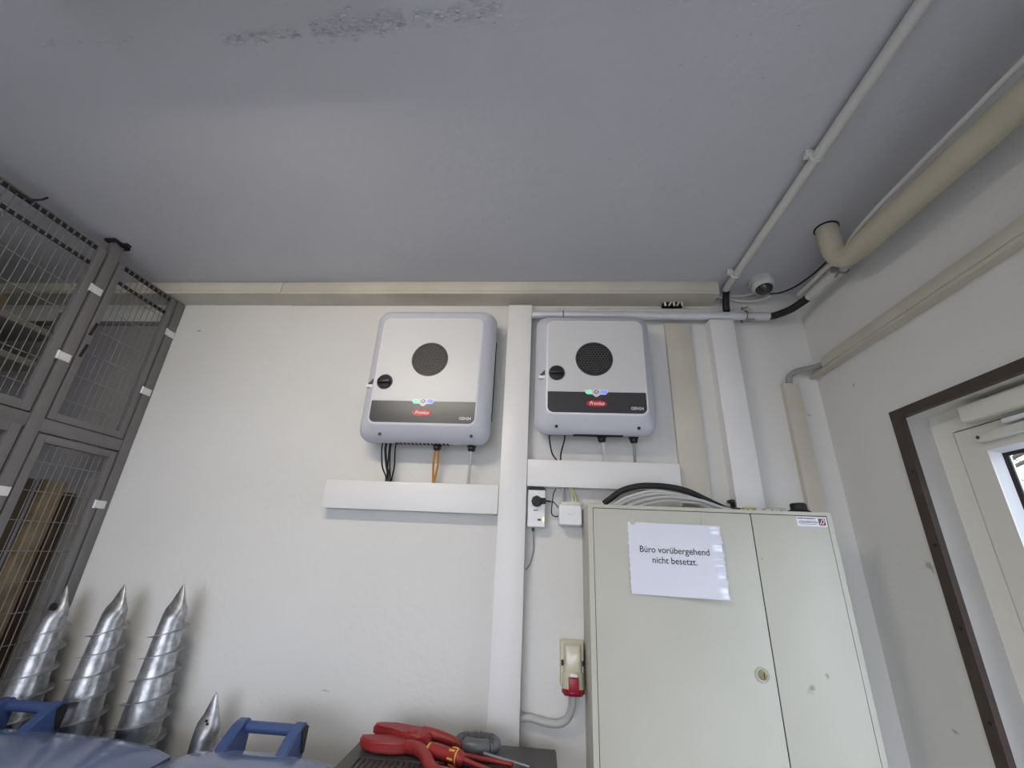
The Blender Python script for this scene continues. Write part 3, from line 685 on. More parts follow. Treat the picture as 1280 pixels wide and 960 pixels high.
b = nb(); box(b, .669, .6712, -CD-.0052, -CD-.0040, -.312, -.297); obj('key_slot', b, 'cage_dark', cab, smooth=False)

def sign():
    x0, x1, z0, z1 = .2915, .5965, -.1025, .1205
    t = thing('paper_sign', ((x0+x1)/2, -CD, z0), 'white laminated paper notice with black lettering taped to the cabinet', 'sign')
    b = nb(); nx, nz = 60, 40; grid = []
    rnd = random.Random(5); ph = [rnd.uniform(0, 6.28) for _ in range(4)]
    def surf(u, v):
        ed = max(0, (u-.82)/.18)
        y = .003 + .0028*math.sin(v*6+ph[0])*u**2 + .002*math.sin(u*5+ph[1]) + ed**1.4*(.0012*math.sin(v*58+1.3*math.sin(v*9)) + .0012*math.sin(v*31+2)) - .0075*ed**2*(1+.35*math.sin(v*47+2*math.sin(v*13))) + .009*min(1, max(0, u-.3)/.45)**2 + .008*(max(0, u-.55)/.45)**2*(1-v) + .004*(1-v)**3
        return -CD-.0012-max(.0005, y)
    for j in range(nz*3+1):
        row = []
        for i in range(nx+1):
            u, v = i/nx, j/(nz*3)
            xx = x0+(x1-x0)*u + (.0012*math.sin(v*70)+.0008*math.sin(v*33) if i == 0 else 0) + (.001*math.sin(v*60) if i == nx else 0)
            row.append(b.verts.new((xx, surf(u, v), z0+(z1-z0)*v - .004*u)))
        grid.append(row)
    bk = [[b.verts.new(v.co + Vector((0, .0004, 0))) for v in r] for r in grid]
    m = len(grid)-1
    for j in range(m):
        for i in range(nx):
            b.faces.new((grid[j][i], grid[j][i+1], grid[j+1][i+1], grid[j+1][i])); b.faces.new((bk[j][i], bk[j+1][i], bk[j+1][i+1], bk[j][i+1]))
    for i in range(nx):
        b.faces.new((grid[0][i], bk[0][i], bk[0][i+1], grid[0][i+1])); b.faces.new((grid[m][i], grid[m][i+1], bk[m][i+1], bk[m][i]))
    for j in range(m):
        b.faces.new((grid[j][0], grid[j+1][0], bk[j+1][0], bk[j][0])); b.faces.new((grid[j][nx], bk[j][nx], bk[j+1][nx], grid[j+1][nx]))
    sh = obj('laminated_sheet', b, 'laminate', t, angle=80)
    for body, c in (('Büro vorübergehend', (.4375, .0345)), ('nicht besetzt.', (.4365, .0025))):
        o = text('lettering', body, .0285, (c[0], 0, c[1]), 'print_black', sh, bold=.0002, sx=.93, ext=0)
        for v in o.data.vertices:
            w_ = v.co + ORG[o]; u = (w_.x-x0)/(x1-x0); vv = (w_.z-z0)/(z1-z0)
            v.co.y = surf(u, vv) - .0005 - ORG[o].y
            v.co.z -= .004*u
    for x, z in ((.3095, .124), (.548, .124)):
        b = nb(); box(b, x-.008, x+.008, -CD-.0025, -CD-.0009, z-.012, z+.018, .0005, 1); obj('tape', b, 'clear_tape', t)
sign()
def sticker():
    x0, x1, z0, z1 = .853, .948, .1285, .1585
    t = thing('maker_sticker', ((x0+x1)/2, -CD, z0), 'small white sticker with maroon emblem at the cabinet top corner', 'sticker')
    b = nb(); box(b, x0, x1, -CD-.0014, -CD-.0007, z0, z1); st = obj('label_paper', b, 'sticker_white', t, smooth=False)
    b = nb(); box(b, x1-.026, x1-.004, -CD-.0018, -CD-.0012, z0+.004, z1-.004); em = obj('emblem', b, 'sticker_maroon', t, smooth=False)
    b = nb(); tube(b, [(x1-.023,-CD-.0019,z0+.006), (x1-.012,-CD-.0019,z0+.023), (x1-.008,-CD-.0019,z0+.018), (x1-.013,-CD-.0019,z0+.008), (x1-.016,-CD-.0019,z0+.012)], .0011, 5, n=4); obj('emblem_stroke', b, 'sticker_white', em)
    for (a, c, z, h, m) in ((.002, .060, .0235, .0032, 'print_black'), (.008, .060, .0165, .0016, 'print_grey'), (.006, .064, .0115, .0030, 'print_black'), (.008, .062, .0062, .0016, 'print_grey')):
        b = nb(); x = x0+a; rnd = random.Random(int(z*1e4))
        while x < x0+c:
            wd = rnd.uniform(.0012, .0022); box(b, x, x+wd, -CD-.0018, -CD-.0013, z0+z, z0+z+h); x += wd+rnd.choice((.0005, .0005, .0014))
        tag(obj('print_line', b, m, st, smooth=False), kind='stuff')
sticker()

# things on the cabinet top
b = nb(); tube(b, [(.235,-.10,.150+.045), (.26,-.10,.214), (.302,-.105,.244), (.36,-.11,.262), (.42,-.115,.266), (.49,-.115,.262), (.55,-.11,.25), (.61,-.1,.226), (.66,-.095,.204), (.70,-.09,.19), (.745,-.09,.187)], .0115, 12)
obj('black_cable', b, 'soft_black', None, 'thick black cable arching over the top of the cabinet', 'cable')
for i, (h, x0, x1, y) in enumerate(((.060, .262, .640, -.13), (.050, .278, .66, -.15), (.045, .30, .64, -.135), (.038, .31, .68, -.16), (.028, .34, .66, -.145))):
    z = CT+.006; m = (x0+x1)/2
    cable('grey_cable', [(x0,y,z), (x0+.05,y,z+h*.55), (m-.06,y,z+h*.97), (m,y,z+h), (m+.08,y,z+h*.8), (x1-.04,y,z+h*.25), (x1,y,z+.001)], .006, 'cable_lightgrey' if i % 2 else 'cable_white',
          ['outermost', 'second', 'third', 'fourth', 'innermost'][i] + ' pale cable of the bundle arched under the black cable', 'pale cables on the cabinet', 8, 6)
def terminal(x, label, w, m):
    t = thing('ceramic_terminal', (x, -.12, CT), label, 'terminal', 'terminals on the cabinet')
    b = nb(); box(b, x-w, x+w, -.14, -.10, CT+.0005, CT+.022, .006, 2); obj('body', b, m, t)
    for s in (-1, 1):
        b = nb(); cyl(b, (x+s*w, -.12, CT+.009), (x+s*(w+.014), -.12, CT+.009), .005, seg=8); obj('tab', b, 'tool_steel', t)
        b = nb(); cyl(b, (x+s*w*.45, -.1405, CT+.011), (x+s*w*.45, -.137, CT+.011), .004, seg=8); obj('screw_hole', b, 'soft_black', t)
mat('ceramic_beige', (196, 180, 140), .5, var=.15, vscale=30)
mat('ceramic_pale', (206, 200, 176), .5, var=.15, vscale=30)
terminal(.758, 'beige terminal block on the cabinet top nearer the black cable', .024, 'ceramic_beige'); terminal(.848, 'wider beige terminal block on the cabinet top nearer the black cap', .036, 'ceramic_pale')
def cap():
    t = thing('plug_cover', (.93, -.13, CT), 'dark brown plug cover lying on the cabinet top right corner', 'plug cover')
    b = nb(); lathe(b, [(.040, .0005), (.041, .006), (.036, .010), (.038, .013), (.030, .018)], (.93,-.13,CT), 'z', 24); obj('flange', b, 'soft_black', t)
    b = nb(); lathe(b, [(.027, .014), (.027, .038), (.022, .042), (.018, .042)], (.932,-.13,CT), 'z', 20); obj('knob', b, 'soft_black', t)
cap()
b = nb(); box(b, .728, .7435, -.05, -.012, .222, .234, .002); box(b, .739, .7435, -.05, -.012, .205, .224, .002); obj('black_bracket', b, 'soft_black', None, 'small black bracket at the foot of the white vertical trunking', 'bracket')

# ------------------------------------------------------------------ plug adapter, network box
def adapter():
    t = thing('plug_adapter', (-.025, 0, .10), 'white powerline plug adapter right of the vertical trunking', 'adapter')
    b = nb(); loft_rr(b, [(-.001, -.060, .0105, .101, .246, .006), (-.048, -.060, .0105, .101, .246, .006), (-.052, -.057, .0075, .104, .243, .005)]); obj('body', b, 'device_white', t)
    b = nb(); lathe(b, [(.026, -.0), (.026, -.0012), (.022, -.0012), (.021, .0)], (-.024,-.052,.199), 'y', 24); obj('socket_ring', b, 'device_white', t)
    b = nb(); loft_rr(b, [(-.020, -.060, .012, .246, .254, .003), (-.052, -.055, .004, .243, .256, .004)]); obj('top_clip', b, 'soft_black', t)
    b = nb(); box(b, .0, .007, -.0535, -.051, .123, .139, .001); obj('status_light', b, 'led_yellow', t)
    b = nb(); box(b, -.020, -.006, -.0535, -.051, .126, .133, .0005); obj('button', b, 'knob_grey', t)
    b = nb(); box(b, -.036, -.018, -.0535, -.051, .163, .167, .0005); obj('printed_mark', b, 'print_grey', t)
    b = nb(); cyl(b, (-.036,-.026,.10), (-.036,-.026,.086), .006, seg=10); obj('network_plug', b, 'knob_grey', t)
    p = thing('power_plug', (-.02,-.07,.2), 'black mains plug in the white adapter', 'plug')
    b = nb(); lathe(b, [(.021, -.0012), (.021, -.022), (.017, -.030)], (-.024,-.052,.199), 'y', 8); obj('plug_body', b, 'soft_black', p)
    b = nb(); box(b, -.024, .012, -.078, -.056, .189, .211, .003); obj('plug_neck', b, 'soft_black', p)
    b = nb(); cyl(b, (.012,-.067,.2), (.03,-.067,.199), .004, .003, 8); obj('strain_relief', b, 'black_plastic', p)
mat('led_yellow', (240, 240, 170), .4, emit=(235, 240, 150), estr=1.2)
adapter()
cable('adapter_cable', [(-.036,-.026,.09), (-.035,-.012,.06), (-.034,-.006,.02), (-.045,-.006,-.03), (-.062,-.006,-.055)], .0028, 'cable_grey', 'thin grey cable hanging from the white plug adapter')
cable('power_lead', [(.03,-.067,.199), (.045,-.06,.196), (.058,-.05,.183), (.066,-.048,.172)], .0022, 'black_plastic', 'thin black lead from the plug to the white network box')
cable('power_lead', [(.052,-.05,.252), (.044,-.05,.235), (.04,-.05,.215), (.036,-.05,.18), (.036,-.05,.155), (.046,-.05,.145), (.064,-.05,.146)], .0022, 'black_plastic', 'thin black lead looping down left of the white network box')
def netbox():
    t = thing('network_box', (.108, 0, .11), 'small white network box between the adapter and the cabinet', 'network box')
    b = nb(); loft_rr(b, [(-.001, .062, .154, .112, .190, .010), (-.060, .062, .154, .112, .190, .010), (-.066, .066, .150, .116, .186, .009)]); obj('body', b, 'device_white', t)
    b = nb(); box(b, .072, .15, -.05, -.012, .1895, .203, .002); obj('port_block', b, 'device_cream', t)
    b = nb(); box(b, .098, .126, -.0668, -.0655, .152, .1545); obj('printed_mark', b, 'cable_white', t, smooth=False)
    for i, (x, m) in enumerate(((.075, 'cable_lightgrey'), (.088, 'cable_grey'), (.118, 'cable_white'), (.131, 'cable_yellow'))):
        b = nb(); box(b, x-.005, x+.005, -.046, -.032, .198, .213, .001); obj('network_plug', b, m, t, smooth=False)
netbox()
for i, (x, xt, m) in enumerate(((.075, .079, 'cable_lightgrey'), (.088, .088, 'cable_grey'), (.118, .103, 'cable_lightgrey'), (.131, .112, 'cable_yellow'))):
    cable('network_cable', [(x,-.039,.21), (x,-.039,.225), ((x+xt)/2,-.036,.242), (xt,-.034,.262)], .0035, m,
          ['leftmost grey network cable above the white network box', 'second grey network cable from the left above the white network box', 'third pale network cable from the left above the white network box', 'yellow network cable above the white network box'][i], 'network cables')

# ------------------------------------------------------------------ three-phase outlet
def outlet():
    t = thing('three_phase_outlet', (.11, 0, -.45), 'cream three phase wall outlet with a red ring beside the cabinet', 'outlet')
    x0, x1, z0, z1 = .070, .154, -.405, -.279
    b = nb(); loft_rr(b, [(-.001, x0, x1, z0-.012, z1, .006), (-.040, x0, x1, z0-.012, z1, .006), (-.046, x0+.004, x1-.004, z0-.006, z1-.004, .006)]); obj('back_box', b, 'socket_cream', t)
    b = nb(); loft_rr(b, [(-.045, x0+.010, x1-.010, z0+.02, z1-.004, .006), (-.072, x0+.016, x1-.016, z0+.03, z1-.010, .006), (-.075, x0+.020, x1-.020, z0+.034, z1-.014, .005)]); obj('cover', b, 'socket_cream', t)
    cx = (x0+x1)/2+.001
    ax = Vector((0, -.18, -.98)).normalized()
    p = Vector((cx, -.052, -.372))
    b = nb(); cyl(b, p, p+ax*.050, .0365, .0370, 28); obj('sleeve', b, 'socket_cream', t)
    b = nb(); cyl(b, p+ax*.047, p+ax*.058, .0388, .0388, 28); cyl(b, p+ax*.058, p+ax*.066, .037, .030, 28); obj('red_ring', b, 'socket_red', t, label='red ring of the outlet')
    b = nb(); box(b, cx-.017, cx+.017, -.1015, -.085, -.420, -.378, .003); obj('red_latch', b, 'socket_red', t)
    b = nb(); box(b, cx-.013, cx+.013, -.100, -.080, -.377, -.367, .003); obj('latch_cap', b, 'device_white', t)
    for s in (-1, 1):
        for zz in (-.345,):
            b = nb(); box(b, cx+s*.036-.004, cx+s*.036+.004, -.052, -.044, zz-.008, zz+.008, .001); obj('screw', b, 'soft_black', t)
outlet()
cable('supply_cable', [(.110,-.062,-.436), (.109,-.055,-.470), (.092,-.036,-.512), (.058,-.024,-.530), (.01,-.02,-.528), (-.03,-.02,-.520), (-.066,-.02,-.522)], .012, 'cable_lightgrey', 'thick grey cable from the red outlet to the vertical trunking', seg=12)

# ------------------------------------------------------------------ storage cage on the left
XC = -1.89
CTOP = 1.142
def cage():
    th = .03
    t = thing('storage_cage', (XC-.02, -1, FL), 'grey steel storage cage with wire mesh doors on the left', 'cage')
    def post(y0, y1, z1):
        b = nb(); box(b, XC-th, XC, y0, y1, FL, z1, .002); obj('post', b, 'cage_grey', t)
    post(-.046, -.001, 1.138); post(-.424, -.379, CE-.012); post(-1.60, -1.555, CE-.012); post(-2.78, -2.735, CE-.012)
    b = nb(); box(b, XC-.04, XC+.012, -.44, -.365, CE-.012, CE-.0006, .002); box(b, XC+.0, XC+.035, -.405, -.385, CE-.012, CE-.0006); obj('post_foot', b, 'cage_dark', t)
    def rail(y0, y1, z0, z1): 
        b = nb(); box(b, XC-th, XC-.003, y0, y1, z0, z1, .0015); obj('rail', b, 'cage_grey', t)
    rail(-.378, -.0475, .352, .402); rail(-1.554, -.425, .36, .408)
    def door_panel(y0, y1, z0, z1, top=True, fw=.028):
        """framed door: stiles, rails, wire mesh; top rail with a row of slots above and below"""
        d = bpy.data.objects.new('mesh_door', None); col.objects.link(d); d.parent = t; ORG[d] = ORG[t]
        xa, xb = XC-.024, XC-.002
        g = .0065
        for ya, yb_ in ((y0, y0+g), (y1-g, y1)):  # dark strips standing in for the shade inside the open door gaps
            b = nb(); box(b, xa, xb-.008, ya, yb_, z0, z1); obj('gap_shade_strip', b, 'cage_dark', d, smooth=False)
        b = nb(); box(b, xa, xb-.008, y0, y1, z0-.0075, z0); obj('gap_shade_strip', b, 'cage_dark', d, smooth=False)
        y0 += g; y1 -= g
        b = nb(); box(b, xa, xb, y0, y0+fw, z0, z1, .0015); obj('stile', b, 'cage_grey', d)
        b = nb(); box(b, xa, xb, y1-fw, y1, z0, z1, .0015); obj('stile', b, 'cage_grey', d)
        b = nb(); box(b, xa, xb, y0+fw, y1-fw, z0, z0+fw, .0015); obj('bottom_rail', b, 'cage_grey', d)
        zt = z1
        if top:
            b = nb(); box(b, xa, xb, y0+fw, y1-fw, z1-.005, z1); obj('top_edge', b, 'cage_grey', d, smooth=False)
            n = int((y1-y0-2*fw)/.0245)
            for za, zb_ in ((z1-.021, z1-.005), (z1-.095, z1-.080)):
                b = nb(); box(b, xb-.012, xb-.006, y0+fw, y1-fw, za, zb_); sp = obj('slot_strip', b, 'cage_dark', d, smooth=False)
                b = nb()
                for k in range(n+1):
                    y = y0+fw+(y1-y0-2*fw)*k/n; box(b, xb-.013, xb-.003, y-.0032, y+.0032, za-.0005, zb_+.0005)
                tag(obj('slot_bars', b, 'cage_grey', sp, smooth=False), kind='stuff')
            zt = z1-.004
        else:
            b = nb(); box(b, xa, xb, y0+fw, y1-fw, z1-fw, z1, .0015); obj('top_rail', b, 'cage_grey', d)
        b = nb(); y = y0+fw+.012
        while y < y1-fw:
            tube(b, [(xa+.006,y,z0+fw*.5), (xa+.006,y,zt)], .0017, 5, smooth=False); y += .0255
        z = z0+fw+.06
        while z < zt-.03:
            tube(b, [(xa+.0085,y0+fw*.5,z), (xa+.0085,y1-fw*.5,z)], .0017, 5, smooth=False); z += .105
        tag(obj('wire_mesh', b, 'cage_wire', d), kind='stuff')
        return d
    door_panel(-.378, -.047, .405, 1.134); door_panel(-.378, -.047, FL+.08, .345, top=False)
    door_panel(-1.554, -.426, .412, 1.14, fw=.034); door_panel(-1.554, -.426, FL+.08, .362, top=False, fw=.034)
    door_panel(-2.734, -1.602, .412, 1.14, fw=.034); door_panel(-2.734, -1.602, FL+.08, .362, top=False, fw=.034)
    for y, z in ((-.408, .955), (-.408, .645), (-.025, .957), (-.031, .642), (-.041, .121), (-.402, .129)):
        b = nb(); box(b, XC-.002, XC+.003, y-.025, y+.021, z-.016, z+.016, .0015); cl = obj('hinge_clip', b, 'clip_zinc', t)
        b = nb(); cyl(b, (XC+.001, y-.027, z-.017), (XC+.001, y-.027, z+.017), .0045, seg=10); obj('hinge_pin', b, 'clip_zinc', cl)
    # recessed grip of the right upper door
    for z in (.80, .70):
        b = nb(); box(b, XC-.004, XC+.003, -.36, -.35, z-.03, z+.03, .0015)
        for v in b.verts: v.co.y += (v.co.z-z)*.12
        obj('latch', b, 'cage_dark', t)
    # cable tie
    b = nb(); tube(b, [(XC+.004,-.73,1.128), (XC+.01,-.71,1.15), (XC+.012,-.70,1.17)], .004, 6); tube(b, [(XC+.004,-.725,1.126), (XC+.01,-.76,1.12), (XC+.015,-.80,1.115)], .0045, 6)
    obj('cable_tie', b, 'black_plastic', None, 'black cable tie knotted on the top of the cage', 'cable tie')
cage()
# stored things behind the mesh
def shelf():
    t = thing('storage_rack', (-2.75, -.75, FL), 'storage rack with grey boards inside the cage', 'shelf')
    for z in (.86, .70, .12, -.6):
        b = nb(); box(b, -3.15, -2.35, -1.45, -.12, z, z+.03, .002); obj('shelf_board', b, 'shelf_board', t)
    for x in (-3.14, -2.36):
        for y in (-1.44, -.14):
            b = nb(); box(b, x-.018, x+.018, y-.018, y+.018, FL, 1.0); obj('rack_post', b, 'cage_grey', t, smooth=False)
shelf()
def crate():
    t = thing('blue_crate', (-2.6,-.75,.15), 'dark blue crate on the rack behind the mesh', 'crate')
    b = nb(); box(b, -2.9, -2.42, -.98, -.50, .151, .46, .01); obj('crate_body', b, 'crate_blue', t)
    b = nb(); box(b, -2.91, -2.41, -.99, -.49, .43, .465, .004); obj('crate_rim', b, 'crate_blue', t)
crate()
for i, (x0, x1, y0, y1, z0, h, nm) in enumerate(((-2.9,-2.5,-.45,-.2,.151,.22,'brown carton beside the blue crate in the cage'), (-2.95,-2.5,-1.35,-1.05,.151,.28,'brown carton at the near end of the rack in the cage'), (-2.9,-2.45,-.8,-.3,.89,.10,'flat brown carton on the top shelf in the cage'))):
    t = thing('carton', ((x0+x1)/2, (y0+y1)/2, z0), nm, 'carton', 'cartons in the cage')
    b = nb(); box(b, x0, x1, y0, y1, z0+.0006, z0+h, .002); obj('box', b, 'carton', t)
    b = nb(); box(b, x0-.0005, x1+.0005, (y0+y1)/2-.025, (y0+y1)/2+.025, z0+h-.06, z0+h+.0006); obj('packing_tape', b, 'aged_trunking', t, smooth=False)
for i, (y, x, w_, h, m, nm) in enumerate(((-.165, -2.0, .075, .20, 'wood_old', 'pale weathered plank standing in the cage by the wall'), (-.085, -2.015, .05, .16, 'wood_dark', 'dark plank beside the weathered plank in the cage'), (-.235, -2.03, .035, .195, 'wood_dark', 'narrow dark batten left of the weathered plank in the cage'))):
    b = nb(); box(b, x-.02, x+.02, y-w_/2, y+w_/2, FL, h, .003); obj('plank', b, m, None, nm, 'plank', 'planks in the cage')
t = thing('wall_darkening_sheet', (-2.45, -.02, FL), 'tall flat grey sheet added against the wall inside the cage to darken it', 'sheet panel')
b = nb(); box(b, -3.05, -1.935, -.030, -.012, FL, 1.02, .002); obj('sheet', b, 'panel_grey', t)  # grey sheet added so the wall behind the mesh looks darker
b = nb(); box(b, -3.05, -1.935, -.034, -.028, 1.0, 1.025, .001); obj('edge_strip', b, 'cage_grey', t)
def cage_lamp():
    t = thing('unlit_batten', (-2.55,-1.3,1.13), 'unlit white lamp under the ceiling inside the cage', 'lamp')
    b = nb(); box(b, -2.60, -2.50, -1.95, -.75, 1.15, CE-.0006, .01); obj('housing', b, 'lamp_body', t)
    b = nb(); tube(b, [(-2.55,-1.9,1.135), (-2.55,-.8,1.135)], .013, 10, smooth=False); obj('tube', b, 'device_white', t)
    for y in (-1.91, -.79):
        b = nb(); box(b, -2.57, -2.53, y-.012, y+.012, 1.118, 1.155); obj('lamp_holder', b, 'lamp_body', t, smooth=False)
cage_lamp()

# ------------------------------------------------------------------ ground screws
def ground_screw(tip, bx, by, zflat, r0, rmax, label, hole=False, pitch=.0655, start=.0):
    """tip up; axis from (bx, by) at the floor to the tip"""
    t = thing('ground_screw', (bx, by, FL), label, 'ground screw', 'ground screws leaning on the wall')
    top = Vector(tip); base = Vector((bx, by, FL)); H = top.z - FL
    def axis(z): return base.lerp(top, (z-FL)/H)
    zs = zflat
    def rad(z):   # below the flattened point
        k = min(1, max(0, (zs-z)/.30)); return r0 + (rmax-r0)*k
    seg = 20; b = nb(); rings = []
    levels = [FL+.0005] + [FL + (zs-FL)*k/24 for k in range(1, 25)]
    for z in levels:
        c = axis(z); r = rad(z); rings.append([b.verts.new(c + Vector((r*math.cos(2*PI*k/seg), r*math.sin(2*PI*k/seg), 0))) for k in range(seg)])
    hp = top.z - zs
    for f in (.12, .3, .5, .7, .88, 1.0):   # flattened, slightly skewed spear point
        z = zs + hp*f; c = axis(z); wd = r0*(1.16*(1-f)**.80 + .02); dp = r0*((1-f)*.70 + .03)
        if f <= .12: wd = r0*1.04; dp = r0*.92
        elif f <= .3: wd = r0*1.03; dp = r0*.66
        rings.append([b.verts.new(c + Vector((wd*math.cos(2*PI*k/seg)+.010*f*(1-f), dp*math.sin(2*PI*k/seg), 0))) for k in range(seg)])
    for a, c in zip(rings, rings[1:]):
        for k in range(seg): b.faces.new((a[k], a[(k+1)%seg], c[(k+1)%seg], c[k]))
    b.faces.new(rings[0][::-1]); b.faces.new(rings[-1])
    obj('shaft', b, 'galvanised', t, angle=45)
    b = nb(); z = zs - start; prev = None; a = PI*.9; n = 28
    while z > -.95:
        c = axis(z); r = rad(z); fade = min(1, (zs-start-z)/.02+.25); w_ = .019*fade
        d = Vector((math.cos(a), math.sin(a), 0))
        cur = [b.verts.new(c+d*(r-.002)+Vector((0,0,.0016))), b.verts.new(c+d*(r+w_)+Vector((0,0,.0010))), b.verts.new(c+d*(r+w_)-Vector((0,0,.0010))), b.verts.new(c+d*(r-.002)-Vector((0,0,.0016)))]
        if prev:
            for k in range(4): b.faces.new((prev[k], prev[(k+1)%4], cur[(k+1)%4], cur[k]))
        else: b.faces.new(cur)
        prev = cur; a -= 2*PI/n; z -= pitch/n
    b.faces.new(prev[::-1]); obj('helical_thread', b, 'galvanised', t, angle=30)
    for (dx, dz, rr) in hole or ():
        c = axis(zs+dz); b = nb(); lathe(b, [(rr, 0), (rr*.9, -.003)], (c.x+dx, c.y-r0*.60, c.z), 'y', 14); obj('drain_hole', b, 'cage_dark', t)
    b = nb(); lathe(b, [(.09, .0005), (.09, .008)], (bx, by, FL), 'z', 24); obj('base_flange', b, 'galvanised', t)
ground_screw((-1.818,-.115,-.186), -1.818, -.13, -.300, .037, .062, 'leftmost ground screw with a round hole in its point', hole=[(.004, .042, .016)])
ground_screw((-1.585,-.115,-.170), -1.585, -.13, -.285, .037, .062, 'second ground screw from the cage, tall and without holes')
ground_screw((-1.349,-.115,-.159), -1.349, -.13, -.275, .037, .062, 'third ground screw from the cage, the tall one nearest the inverters')
ground_screw((-1.113,-.115,-.485), -1.113, -.13, -.61, .037, .05, 'shortest ground screw behind the right blue bin handle', hole=[(.006, .05, .004), (.012, .042, .004)])

# ------------------------------------------------------------------ wheelie bins
def bin_(cx, yb, zl, label, hw=.255, hx=None):
    """wheelie bin with its hinge and grip towards the wall; lid rear edge at yb, height zl"""
    t = thing('wheelie_bin', (cx, yb-.35, FL), label, 'wheelie bin', 'blue wheelie bins')
    dp = .70; hx = cx if hx is None else hx
    b = nb(); R = []
    for z, k in ((FL+.08, .80), (zl-.12, .97), (zl-.10, 1.0), (zl-.05, 1.0)):
        pts = rrect(cx-hw*k, cx+hw*k, yb-.02-dp*k, yb-.02-(1-k)*.1, .05, 4); R.append([b.verts.new((x, y, z)) for x, y in pts])
    for a, c in zip(R, R[1:]):
        for k in range(len(a)): b.faces.new((a[k], a[(k+1)%len(a)], c[(k+1)%len(a)], c[k]))
    b.faces.new(R[0]); b.faces.new(R[-1][::-1]); obj('bin_body', b, 'bin_blue', t)
    # domed lid
    b = nb(); nx, ny = 26, 22; G = []
    for j in range(ny+1):
        row = []
        for i in range(nx+1):
            u, v = i/nx*2-1, j/ny
            x = cx + u*(hw+.012)*(1-.05*max(0, abs(v-.5)*2-.75)*4*abs(u)); y = yb - v*(dp+.03)
            z = zl + .040*(1-abs(u)**3.2)*(1-abs(2*v-1)**4)*1.0 - .030*abs(u)**4 - .012*abs(2*v-1)**5
            row.append(b.verts.new((x, y, z)))
        G.append(row)
    for j in range(ny):
        for i in range(nx): b.faces.new((G[j][i], G[j][i+1], G[j+1][i+1], G[j+1][i]))
    rim = [G[0][i] for i in range(nx+1)] + [G[j][nx] for j in range(1, ny+1)] + [G[ny][i] for i in range(nx-1, -1, -1)] + [G[j][0] for j in range(ny-1, 0, -1)]
    low = [b.verts.new((v.co.x, v.co.y, zl-.055)) for v in rim]
    for k in range(len(rim)): b.faces.new((rim[k], low[k], low[(k+1)%len(rim)], rim[(k+1)%len(rim)]))
    b.faces.new(low); obj('lid', b, 'bin_lid_blue', t, angle=50)
    # hinge grip: two cranked arms and a bar
    gx = .092; zb = zl + .066; yh = yb - .005
    b = nb(); cyl(b, (hx-gx, yh, zb-.012), (hx+gx, yh, zb-.012), .0155, seg=16); gp = obj('grip_bar', b, 'bin_blue', t)
    for s in (-1, 1):
        b = nb(); x = hx+s*gx
        pr = [(yh+.018, zb-.004), (yh+.010, zb+.008), (yh-.010, zb+.010), (yh-.03, zb), (yh-.09, zl+.030), (yh-.10, zl+.006), (yh-.02, zl-.005), (yh+.008, zl-.03), (yh+.014, zl-.01)]
        va = [b.verts.new((x-.017, y, z)) for y, z in pr]; vb = [b.verts.new((x+.017, y, z)) for y, z in pr]; m = len(pr)
        for k in range(m): b.faces.new((va[k], va[(k+1)%m], vb[(k+1)%m], vb[k]))
        b.faces.new(va); b.faces.new(vb[::-1])
        bmesh.ops.bevel(b, geom=list(b.edges), offset=.004, segments=2, affect='EDGES')
        obj('grip_arm', b, 'bin_blue', t)
    b = nb(); x = hx+gx+.0175; pr = [(yh+.012, zb-.002), (yh-.006, zb+.005), (yh-.022, zb-.006), (yh-.012, zl+.02), (yh-.005, zl+.0), (yh+.008, zl+.0)]
    va = [b.verts.new((x, y, z)) for y, z in pr]; vb = [b.verts.new((x+.0035, y, z)) for y, z in pr]; m = len(pr)
    for k in range(m): b.faces.new((va[k], va[(k+1)%m], vb[(k+1)%m], vb[k]))
    b.faces.new(va); b.faces.new(vb[::-1]); obj('hinge_cheek', b, 'soft_black', t, smooth=False)
    for s in (-1, 1):
        b = nb(); lathe(b, [(.06, -.025), (.10, -.025), (.10, .025), (.06, .025)], (cx+s*(hw-.03), yb-.07, FL+.1005), 'x', 24); wh = obj('wheel', b, 'tyre_black', t)
bin_(-.825, -.235, -.585, 'blue wheelie bin on the right, in front of the short ground screw')
bin_(-1.48, -.235, -.580, 'wider blue wheelie bin on the left, in front of the tall ground screws', .36, -1.64)

